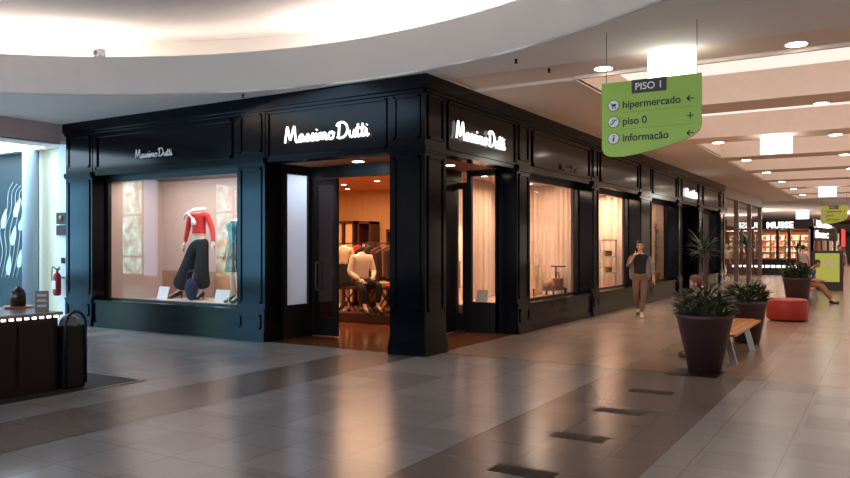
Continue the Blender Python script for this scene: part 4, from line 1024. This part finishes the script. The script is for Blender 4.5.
# ================================================================ PLANTERS, BENCHES, OTTOMAN
M_pot = mat('planter_plum', lin(62, 38, 40), rough=.5, noise_amt=.08)
M_leaf = mat('leaf_green', lin(50, 66, 38), rough=.5, noise_amt=.5, noise_scale=12)
M_leaf2 = mat('leaf_dark', lin(48, 62, 40), rough=.45, noise_amt=.4, noise_scale=12)
M_trunk = mat('trunk', lin(88, 64, 46), rough=.9, noise_amt=.3)
M_soil = mat('soil', lin(40, 28, 22), rough=1)
def planter(x, y, h, rt, rb, label, plab, dr_h, seed, bush=1.0, square=True):
    random.seed(seed)
    t = thing('planter', label, 'planter', (x, y, 0))
    n_ = 40
    MB().lathe((x, y, 0), [(rb, 0), (rb+(rt-rb)*.92, h*.92), (rt, h*.93), (rt, h), (rt-.035, h), (rt-.045, h-.06), (0.01, h-.06)], n_).build('pot', M_pot, t)
    MB().lathe((x, y, h-.07), [(rt-.05, 0), (rt-.05, .015)], 24).build('soil', M_soil, t)
    # low bushy plant
    p = thing('bushy_plant', plab + ', low bushy leaves', 'plant', (x, y, h-.055))
    mb = MB()
    for k in range(int(420*bush)):
        a = random.uniform(0, 2*PI); rr = rt*.95*math.sqrt(random.random()); zz_ = random.uniform(.02, .36)*(1.15-.55*rr/rt)*bush
        o_ = (x+rr*math.cos(a), y+rr*math.sin(a), h-.05+zz_)
        leaf_blade(mb, o_, (math.cos(a)+random.uniform(-.8, .8), math.sin(a)+random.uniform(-.8, .8), random.uniform(.1, 1.3)), random.uniform(.08, .16), random.uniform(.035, .06), random.uniform(.3, 1.2), 4, random.uniform(-.6, .6))
    mb.build('leaves', M_leaf, p, fixn=False)
    mb = MB()
    for k in range(14):
        a = random.uniform(0, 2*PI); rr = rt*.6*random.random()
        mb.tube([(x+rr*.5*math.cos(a), y+rr*.5*math.sin(a), h-.056), (x+rr*math.cos(a), y+rr*math.sin(a), h+.16)], .006, 5)
    mb.build('stems', M_trunk, p)
    if dr_h:
        p = thing('spiky_palm', plab + ', tall trunk with spiky leaf crown', 'plant', (x, y, h-.055))
        MB().tube(smooth_pts([(x, y, h-.055), (x+.02, y, h+dr_h*.4), (x-.01, y+.02, h+dr_h*.75)]), [.026]*9, 8).build('trunk', M_trunk, p)
        mb = MB()
        for k in range(52):
            a = random.uniform(0, 2*PI); el = random.uniform(-.1, 1.25)
            leaf_blade(mb, (x-.01, y+.02, h+dr_h*.75+random.uniform(-.09, .03)), (math.cos(a)*math.cos(el), math.sin(a)*math.cos(el), math.sin(el)), random.uniform(.26, .42), .022, random.uniform(.3, .9), 6)
        mb.build('crown', M_leaf2, p, fixn=False)
        # thin side sprays low down
        mb = MB()
        for k in range(14):
            a = random.uniform(0, 2*PI); el = random.uniform(.4, 1.1)
            leaf_blade(mb, (x, y, h+.12), (math.cos(a)*math.cos(el), math.sin(a)*math.cos(el), math.sin(el)), random.uniform(.25, .45), .016, random.uniform(.6, 1.2), 6)
        mb.build('lower_leaves', M_leaf2, p, fixn=False)
    return t
planter(-2.03, 10.32, .76, .36, .20, 'tall tapered dark plum planter nearest the camera', 'plant in the nearest planter', 1.12, 3, 1.1)
planter(-2.02, 13.75, .72, .33, .20, 'tapered dark planter at the far end of the wooden bench', 'plant in the planter beyond the bench', 1.25, 5, 1.0)
planter(-2.05, 22.6, .80, .36, .24, 'tapered dark planter beyond the red round seat', 'plant in the planter beyond the red seat', 1.1, 8, 1.2)
struct('trim_7', MB().box(-2.38, -1.80, 9.86, 10.45, .0, .006), M_vent, 'dark floor plate in front of the nearest planter')
def bench(x0, x1, y0, y1, label):
    t = thing('bench', label, 'bench', ((x0+x1)/2, (y0+y1)/2, 0))
    n_ = 6; wd = (x1-x0)/n_
    for i in range(n_):
        MB().box(x0+i*wd+.006, x0+(i+1)*wd-.006, y0+(0 if 0 < i < n_-1 else .06), y1-(0 if 0 < i < n_-1 else .12), .42, .455).build('slat', M_bench, t, bevel=.005)
    for y in (y0+.45, y1-.5):
        MB().prism([(-.28, 0), (-.20, 0), (-.10, .36), (.10, .36), (.20, 0), (.28, 0), (.17, .40), (-.17, .40)], ((x0+x1)/2, y-.03, 0), (1, 0, 0), (0, 0, 1), (0, 1, 0), .06).build('leg', M_metal, t)
    MB().box(x0+.05, x1-.05, y0+.3, y0+.36, .40, .42).box(x0+.05, x1-.05, y1-.5, y1-.44, .40, .42).build('crossbar', M_metal, t)
    return t
bench(-2.36, -1.72, 10.75, 13.35, 'slatted wooden bench between the two nearest planters')
bench(-2.36, -1.72, 23.15, 26.5, 'wooden bench farther down the corridor under the seated boy')
t = thing('round_ottoman', 'red round upholstered seat between two planters', 'ottoman', (-1.87, 18.4, 0))
MB().lathe((-1.87, 18.4, 0), [(.40, .03), (.42, .06), (.42, .42), (.41, .46), (.38, .48), (.2, .487), (.01, .488)], 48).build('seat', mat('red_vinyl', lin(150, 36, 28), rough=.45), t)
MB().lathe((-1.87, 18.4, 0), [(.36, 0), (.36, .03)], 32).build('base', M_blackd, t)
MB().lathe((-1.87, 18.4, 0), [(.421, .425), (.425, .432), (.421, .44)], 48).build('piping', mat('red_piping', lin(110, 22, 20), rough=.5), t)
seated('person in pinkish red top sitting bent forward on the bench behind the nearest planter', (-2.02, 11.60, 0), R(-90), mat('pink_top', lin(178, 84, 78), rough=.9), mat('dark_jeans', lin(40, 40, 52), rough=.9), .55, True)
seated('boy in blue t-shirt and brown shorts sitting on the far bench beside the yellow poster', (-2.03, 24.6, 0), R(80), mat('blue_tee', lin(38, 98, 150), rough=.9), mat('tan_shorts', lin(150, 104, 80), rough=.9), .45, ext=.28)

# ================================================================ HANGING SIGNS
M_green = mat('sign_green', lin(150, 188, 66), rough=.4, noise_amt=.03)
M_green2 = mat('sign_lime', lin(205, 218, 78), rough=.4, noise_amt=.03)
M_ink = mat('sign_ink', lin(24, 26, 18), rough=.5)
M_whiteink = mat('sign_white_ink', lin(230, 232, 225), rough=.5)
def hanging_sign(x0, y, label, mgreen, words):
    W, zt_, H = 1.14, 3.59, .88
    t = thing('hanging_sign', label, 'sign', (x0+W/2, y, zt_-H))
    def cr(cx_, cz_, r, a0, a1, n_=8): return [(cx_+r*math.cos(R(a0+(a1-a0)*k/n_)), cz_+r*math.sin(R(a0+(a1-a0)*k/n_))) for k in range(n_+1)]
    poly = [(0, 0), (0, -.72)] + cr(.12, -.76, .12, 180, 262, 6) + [(.25, -.885), (.45, -.86), (.7, -.81), (.95, -.74), (1.06, -.69), (1.12, -.63), (W, -.57), (W, 0)]
    MB().prism(poly[::-1], (x0, y, zt_), (1, 0, 0), (0, 0, 1), (0, 1, 0), .04).build('panel', mgreen, t)
    f = y-.006
    MB().box(x0+.36, x0+.76, f, y+.0, zt_-.155, zt_+.002).build('header_plate', mat('header_brown', lin(44, 34, 28), rough=.4), t)
    text('header_text', 'PISO 1', .115, (x0+.56, f-.003, zt_-.118), (1, 0, 0), (0, 0, 1), M_whiteink, t, .001, .001, 'CENTER')
    rows = [('hipermercado', -.315), ('piso 0', -.51), ('informação', -.705)]
    for i, (wd, dz) in enumerate(rows):
        z = zt_+dz
        MB().prism([(.070*math.cos(2*PI*k/28), .070*math.sin(2*PI*k/28)) for k in range(28)], (x0+.145, y, z+.04), (1, 0, 0), (0, 0, 1), (0, -1, 0), .004).build('icon_rim', M_ink, t)
        MB().prism([(.062*math.cos(2*PI*k/28), .062*math.sin(2*PI*k/28)) for k in range(28)], (x0+.145, y-.004, z+.04), (1, 0, 0), (0, 0, 1), (0, -1, 0), .002).build('icon_disc', M_whiteink, t)
        ic = (x0+.145, y-.0065, z+.04)
        if i == 0:
            MB().prism([(-.026, .018), (.034, .018), (.026, -.012), (-.018, -.012)], ic, (1, 0, 0), (0, 0, 1), (0, -1, 0), .001).tube([(ic[0]-.042, ic[1], ic[2]+.03), (ic[0]-.028, ic[1], ic[2]+.028), (ic[0]-.016, ic[1], ic[2]-.022), (ic[0]+.028, ic[1], ic[2]-.022)], .003, 5).tube([(ic[0]-.01, ic[1], ic[2]-.034), (ic[0]-.01, ic[1]-.002, ic[2]-.034)], .007, 8).tube([(ic[0]+.02, ic[1], ic[2]-.034), (ic[0]+.02, ic[1]-.002, ic[2]-.034)], .007, 8).build('cart_icon', M_ink, t)
        elif i == 1:
            MB().tube([(ic[0]-.04, ic[1], ic[2]-.025), (ic[0]-.018, ic[1], ic[2]-.025), (ic[0]+.018, ic[1], ic[2]+.022), (ic[0]+.04, ic[1], ic[2]+.022)], .007, 6).tube([(ic[0]-.03, ic[1], ic[2]-.002), (ic[0]+.0, ic[1], ic[2]+.035)], .003, 5).tube([(ic[0]-.008, ic[1], ic[2]+.02), (ic[0]-.008, ic[1]-.002, ic[2]+.022)], .006, 6).build('escalator_icon', M_ink, t)
        else: MB().prism([(-.014, -.038), (.004, -.038), (.014, .014), (-.004, .014)], ic, (1, 0, 0), (0, 0, 1), (0, -1, 0), .001).prism([(.004+.011*math.cos(q*PI/6), .032+.011*math.sin(q*PI/6)) for q in range(12)], ic, (1, 0, 0), (0, 0, 1), (0, -1, 0), .001).build('info_icon', M_ink, t)
        text('word', wd, .122, (x0+.25, y-.004, z), (1, 0, 0), (0, 0, 1), M_ink, t, .001, .0018, sx=.97)
        # arrow
        ax_, az = x0+1.02, z+.04
        m = MB()
        if i == 1: m.box(ax_-.004, ax_+.008, y-.006, y-.001, az-.035, az+.035).box(ax_-.035, ax_+.035, y-.006, y-.001, az-.004, az+.006)
        else:
            m.box(ax_-.035, ax_+.04, y-.006, y-.001, az-.006, az+.006)
            m.prism([(-.042, 0), (-.008, .034), (.004, .028), (-.02, 0), (.004, -.028), (-.008, -.034)], (ax_, y-.001, az), (1, 0, 0), (0, 0, 1), (0, -1, 0), .005)
        m.build('arrow', M_ink, t)
        if i < 2: MB().box(x0+.24, x0+1.05, y-.003, y, z-.055, z-.051).build('divider', mat('divider_green', lin(104, 138, 44)), t)
    zc_ = ZC if y < 9.98 else ZC
    for xx in (x0+.05, x0+W-.05):
        MB().tube([(xx, y+.02, zt_-.01), (xx, y+.02, zc_)], .004, 6).build('wire', mat('wire_dark', lin(60, 56, 52), rough=.5), t)
    return t
hanging_sign(-2.90, 8.77, 'green hanging direction sign with white icons reading PISO 1, hipermercado, piso 0, informação', M_green, True)
hanging_sign(-2.70, 41.1, 'distant lime green hanging direction sign near the end of the coffers', M_green2, False)

# ================================================================ LIGHT FITTINGS
n_ = 0
for k in range(8):
    y = 10.42+4.4*k
    for x, side in ((-3.52, 'left row'), (-.98, 'middle row'), (1.6, 'right row')):
        z = ZC+.05 if k == 0 else ZC
        downlight(x, y+(.3 if k == 0 else .3), z, 'round recessed ceiling downlight, %s in the %s of the corridor' % (ORD[k], side), .125, 60 if x < 1 or k < 4 else 0, WARM, 22, group='corridor downlights', ang=120)
E_box = emit('light_box', (1, .97, .86), 5.0)
def lightbox(x, y, z, label, w_=.66, h=.42):
    t = thing('light_box', label, 'light', (x, y, z))
    MB().box(x-w_/2, x+w_/2, y-.06, y+.06, z-h, z-.012).build('diffuser', E_box, t)
    MB().box(x-w_/2-.01, x+w_/2+.01, y-.07, y+.07, z-.012, z).build('cap', M_white, t)
lightbox(-2.40, 10.12, ZC+.05, 'bright white hanging light box behind the green sign', .60)
lightbox(-2.15, 18.95, ZC, 'bright white hanging light box on the second ceiling beam')
lightbox(-2.15, 36.6, ZC, 'bright white hanging light box on a distant ceiling beam')
lightbox(-5.1, 60, ZC, 'small distant light box above the cosmetics shop', .8, .6)
for i, (x, y) in enumerate([(-8.4, 50), (-7.6, 53.5), (-8.6, 55), (-7.0, 50.5), (-7.9, 47.8), (-9, 59)]):
    downlight(x, y, ZC, 'downlight in the far ceiling left of the end shops, %s' % ['front left', 'centre', 'rear left', 'front right', 'very front', 'farthest'][i], .14, 0, WARM, 12)
point('far_fill', (-8.5, 58, 3.0), 500, (1, .82, .68), .3)
point('far_fill', (-1, 66, 3.4), 900, (1, .82, .68), .3)
def sprinkler(x, y, label):
    z = ZC if y < 9.98 else ZC+.05
    t = thing('sprinkler', label, 'sprinkler', (x, y, z))
    MB().tube([(x, y, z), (x, y, z-.05)], [.022, .012], 8).build('body', M_blackd, t)
    MB().lathe((x, y, z-.058), [(.028, 0), (.028, .006)], 10).build('deflector', M_blackd, t)
for px, py, lb in ((516, 59, 'above the right lit sign'), (243, 94, 'above the left entrance'), (549, 72, 'left of the green sign')):
    x, y = ongrid(px, py, ZC); rr = math.hypot(x-CX, y-CY); kk = max(1, (CR+.12)/rr); x = CX+(x-CX)*kk; y = CY+(y-CY)*kk; sprinkler(x, y, 'small dark ceiling sprinkler ' + lb)
a = math.atan2(8.0-CY, -11.4-CX)
xx, yy = ongrid(91, 52, 4.86)
a = math.atan2(yy-CY, xx-CX); xx = CX+(CR+.05)*math.cos(a); yy = CY+(CR+.05)*math.sin(a)
t = thing('ceiling_speaker', 'small white box fitting on the rim of the round ceiling trough', 'fitting', (xx, yy, 4.86))
MB().box(xx-.075, xx+.075, yy-.07, yy+.07, 4.86, 5.0).build('housing', M_card, t, bevel=.015)
MB().tube([(xx-.02, yy-.07, 4.93), (xx-.02, yy-.085, 4.93)], .045, 14).build('lens', mat('lens_grey', lin(150, 130, 125)), t)

# ================================================================ NEXT SHOP ALONG THE CORRIDOR
M_gshop = mat('neighbour_frame', lin(120, 104, 96), rough=.4)
t = thing('neighbour_shopfront', 'pale grey framed glass shopfront after the black one', 'shopfront', (GX, 39.5, 0))
MB().box(GX-.3, GX, 33.7, 45.1, 3.75, ZC).build('fascia', mat('neighbour_fascia', lin(128, 106, 94), rough=.5), t)
for y in (33.75, 37.3, 41.2, 44.9): MB().box(GX-.2, GX, y, y+.16, 0, 3.75).build('mullion', M_gshop, t)
for y0, y1 in ((33.91, 37.3), (37.46, 41.2), (41.36, 44.9)):
    m = MB(); m.quad((GX-.1, y0, .02), (GX-.1, y1, .02), (GX-.1, y1, 3.75), (GX-.1, y0, 3.75)); m.build('glass_pane', M_glassr, t, fixn=False)
struct('wall_neighbour', MB().box(-9.6, -9.5, 33.7, 45.1, 0, 3.8).box(-9.5, GX-.3, 33.62, 33.7, 0, 3.8).box(-9.5, GX, 45.1, 45.2, 0, ZC), mat('neighbour_wall', lin(120, 92, 76), rough=.8))
struct('ceiling_neighbour', MB().box(-9.5, GX-.3, 33.7, 45.1, 3.8, 3.85), M_white)
area('neighbour_light', (-7.8, 39.3, 3.7), (0, 0, 0), 2.5, 80, (1, .80, .66), 8)
t = thing('hanging_banner', 'plain beige hanging panel inside the neighbouring shop window', 'banner', (-6.3, 40, 2.6))
MB().box(-6.32, -6.28, 37.2, 43.0, 2.6, 3.5).build('panel', mat('banner_beige', lin(225, 205, 185), rough=.7), t)
MB().tube([(-6.3, 37.6, 3.5), (-6.3, 37.6, 3.8)], .01, 6).tube([(-6.3, 42.6, 3.5), (-6.3, 42.6, 3.8)], .01, 6).build('wire', M_chrome, t)
J = std(1.75)
t = mannequin('white mannequin standing in the neighbouring shop window', (-6.6, 38.6, 0), R(60), J, True)
top(t, J, mat('white_shirt', (1, 1, 1)), .5, .9); trousers(t, J, mat('maroon_trousers', lin(120, 40, 36), rough=.9))
for i, y in enumerate((35.2, 36.3, 37.4, 40.6)):
    t = thing('shop_shelving', 'tall shelving with stacked goods in the neighbouring shop, %s' % ['leftmost', 'second from left', 'third from left', 'rightmost'][i], 'shelving', (-8.2, y, 0))
    MB().box(-8.5, -8.0, y, y+.04, 0, 2.0).box(-8.5, -8.0, y+.86, y+.9, 0, 2.0).build('side_panel', M_card, t)
    for z in (.3, .75, 1.2, 1.65): MB().box(-8.5, -8.0, y+.04, y+.86, z, z+.03).build('shelf', M_card, t)
    for z in (.33, .78, 1.23, 1.68):
        mm = mat('goods_%d' % random.randint(0, 4), random.choice([lin(150, 60, 50), lin(190, 180, 170), lin(90, 80, 90), lin(200, 150, 110), lin(60, 50, 50)]), rough=.8)
        MB().box(-8.4, -8.05, y+.1, y+.78, z, z+random.uniform(.18, .34)).build('stacked_goods', mm, t)

# ================================================================ END SHOPS
EX = -3.45; EY = 47.0
M_dk = mat('end_shop_black', lin(40, 32, 28), rough=.4)
t = thing('end_shop', 'dark cosmetics kiosk shop facing down the corridor with white MUSSE sign', 'shopfront', (-5.2, EY, 0))
MB().box(-6.9, EX, EY, EY+3, 2.6, 3.15).build('fascia', M_dk, t)
for x in (-6.9, -5.35, -4.75, EX-.15): MB().box(x, x+.15, EY, EY+.2, 0, 2.6).build('post', M_dk, t)
MB().box(-6.9, EX, EY+3, EY+3.1, 0, 3.15).build('back_wall', mat('end_shop_wall', lin(190, 120, 80), rough=.8), t)
text('letters', 'MUSSE', .48, (-5.85, EY-.03, 2.68), (1, 0, 0), (0, 0, 1), E_sign, t, .01, .012)
area('end_shop_light', (-5.2, EY+1.4, 2.55), (0, 0, 0), 3.0, 120, (1, .70, .48), 2)
M_goods = [mat('end_goods_%d' % i, c, rough=.7) for i, c in enumerate([lin(220, 120, 80), lin(240, 200, 160), lin(180, 60, 50), lin(120, 80, 50), lin(235, 230, 215)])]
for c in range(4):
    x = -6.7+.8*c
    t = thing('goods_rack', 'rack of small colourful packages inside the end shop, %s' % ['leftmost', 'second from left', 'third from left', 'rightmost'][c], 'rack', (x+.35, EY+2.6, 0))
    MB().box(x, x+.7, EY+2.75, EY+2.8, 0, 2.3).build('back', M_card, t)
    for r_ in range(6):
        MB().box(x, x+.7, EY+2.45, EY+2.75, .25+.35*r_, .27+.35*r_).build('shelf', M_card, t)
        for q in range(4):
            MB().box(x+.03+.17*q, x+.17+.17*q, EY+2.5, EY+2.7, .27+.35*r_, .27+.35*r_+random.uniform(.14, .26)).build('package', random.choice(M_goods), t)
tag(MB().box(-6.4, -3.9, EY+.8, EY+1.5, 0, .9).build('sales_counter', M_dk, bevel=.02), 'dark sales counter inside the end shop', 'counter')
t = thing('end_shop_light_rail', 'row of small white lights along the foot of the end shop', 'light', (-5.2, EY-.1, .25))
for i in range(8):
    MB().box(-6.5+.3*i, -6.3+.3*i, EY-.06, EY-.02, .42, .55).build('lamp', emit('rail_lamp', (1, .95, .9), 3), t)
MB().box(-6.7, -3.9, EY-.02, EY+.0, .0, .6).build('panel', M_dk, t)
# side shop (fnac) running away along the corridor
t = thing('side_shop', 'dark shopfront with white fnac sign running away at the corridor end', 'shopfront', (EX, 60, 0))
MB().box(EX-.3, EX, EY+.2, 98, 2.75, 3.15).build('fascia', M_dk, t)
for i, y in enumerate((EY, 52.2, 58, 65, 74, 85)): MB().box(EX-.25, EX, y, y+.3, 0, 2.75).build('post', mat('pale_post', lin(200, 185, 170), rough=.5), t)
MB().box(EX-2.0, EX-1.9, EY+3.2, 98, 0, 2.8).build('inner_wall', mat('side_shop_inner', lin(110, 80, 76), rough=.7), t)
MB().prism([(0, 0), (5.6, 0), (5.6, .75), (0, .75)], (EX+.02, EY, 1.95), (.16, .987, 0), (0, 0, 1), (-.987, .16, 0), .08).build('sign_board', M_dk, t)
text('letters', 'fnac', .60, (EX+.09, EY+.25, 2.12), (.16, .987, 0), (0, 0, 1), E_sign, t, .01, .006, sx=3.1)
text('letters', 'H', .50, (EX+.09, EY+.6, 2.78), (.16, .987, 0), (0, 0, 1), E_sign, t, .01, .006, sx=2.6)
area('side_shop_light', (EX-1.0, 62, 2.7), (0, 0, 0), 1.5, 160, (1, .72, .6), 22)
tag(MB().box(EX+.0, EX+.06, 78, 84, 1.6, 3.2).build('red_poster', emit('red_sign', (1, .06, .05), 1.2)), 'glowing red sign at the far right end of the corridor', 'sign')
# poster totem
x0t, yt = -2.38, 31.6
t = thing('poster_totem', 'brown framed floor poster stand with a lime yellow poster behind the seated boy', 'poster stand', (x0t+.5, yt, 0))
MB().box(x0t, x0t+.12, yt, yt+.14, 0, 1.48).box(x0t+.92, x0t+1.04, yt, yt+.14, 0, 1.48).box(x0t+.12, x0t+.92, yt, yt+.14, 1.38, 1.48).box(x0t+.12, x0t+.92, yt, yt+.14, 0, .32).build('frame', mat('totem_brown', lin(46, 28, 22), rough=.4), t)
MB().box(x0t+.12, x0t+.92, yt+.03, yt+.11, .32, 1.38).build('poster', emit('poster_lime', lin(186, 180, 84), .6), t)
MB().box(x0t+.42, x0t+.80, yt+.022, yt+.03, .92, 1.06).build('poster_patch', M_card, t)
# distant blurred passers-by
for (x, y, rz, lab, c1) in ((-1.55, 33.5, 0, 'distant person in pale top at the right edge beside the poster stand', lin(170, 150, 140)), (on_px(803, 33.5), 33.5, R(160), 'distant person in white top standing left of the poster stand', lin(205, 195, 185))):
    t = thing('person', lab, 'person', (x, y, 0), rz); J = std(1.68); J.update(knL=V((.08, -.12, .5)), anL=V((.08, -.14, .09)), toL=V((.08, -.3, .035)))
    Mx = figure(t, J, M_skin, True); face_parts(t, Mx); hair(Mx).build('hair', M_hair, t, local=True)
    trousers(t, J, mat('dark_jeans', (0, 0, 0))); top(t, J, mat('top_'+str(x), c1, rough=.9), .5)
    for s_ in 'LR': shoe(t, J['an'+s_], J['to'+s_], M_shoe)

# lit shop windows across the corridor (mirrored in the glass)
E_lw = emit('lit_window', (1, .74, .55), .9)
for i, (y0, y1) in enumerate(((12, 15.5), (17, 21), (23, 27), (30, 36), (39, 46))):
    o = struct('window_%d' % (i+6), MB().box(5.94, 6, y0, y1, .5, 2.9), E_lw)
    MB().box(5.9, 5.94, y0-.1, y1+.1, 3.0, 3.7).box(5.9, 5.94, y0-.1, y0, .4, 3.0).box(5.9, 5.94, y1, y1+.1, .4, 3.0).build('window_frame', M_dk, o)
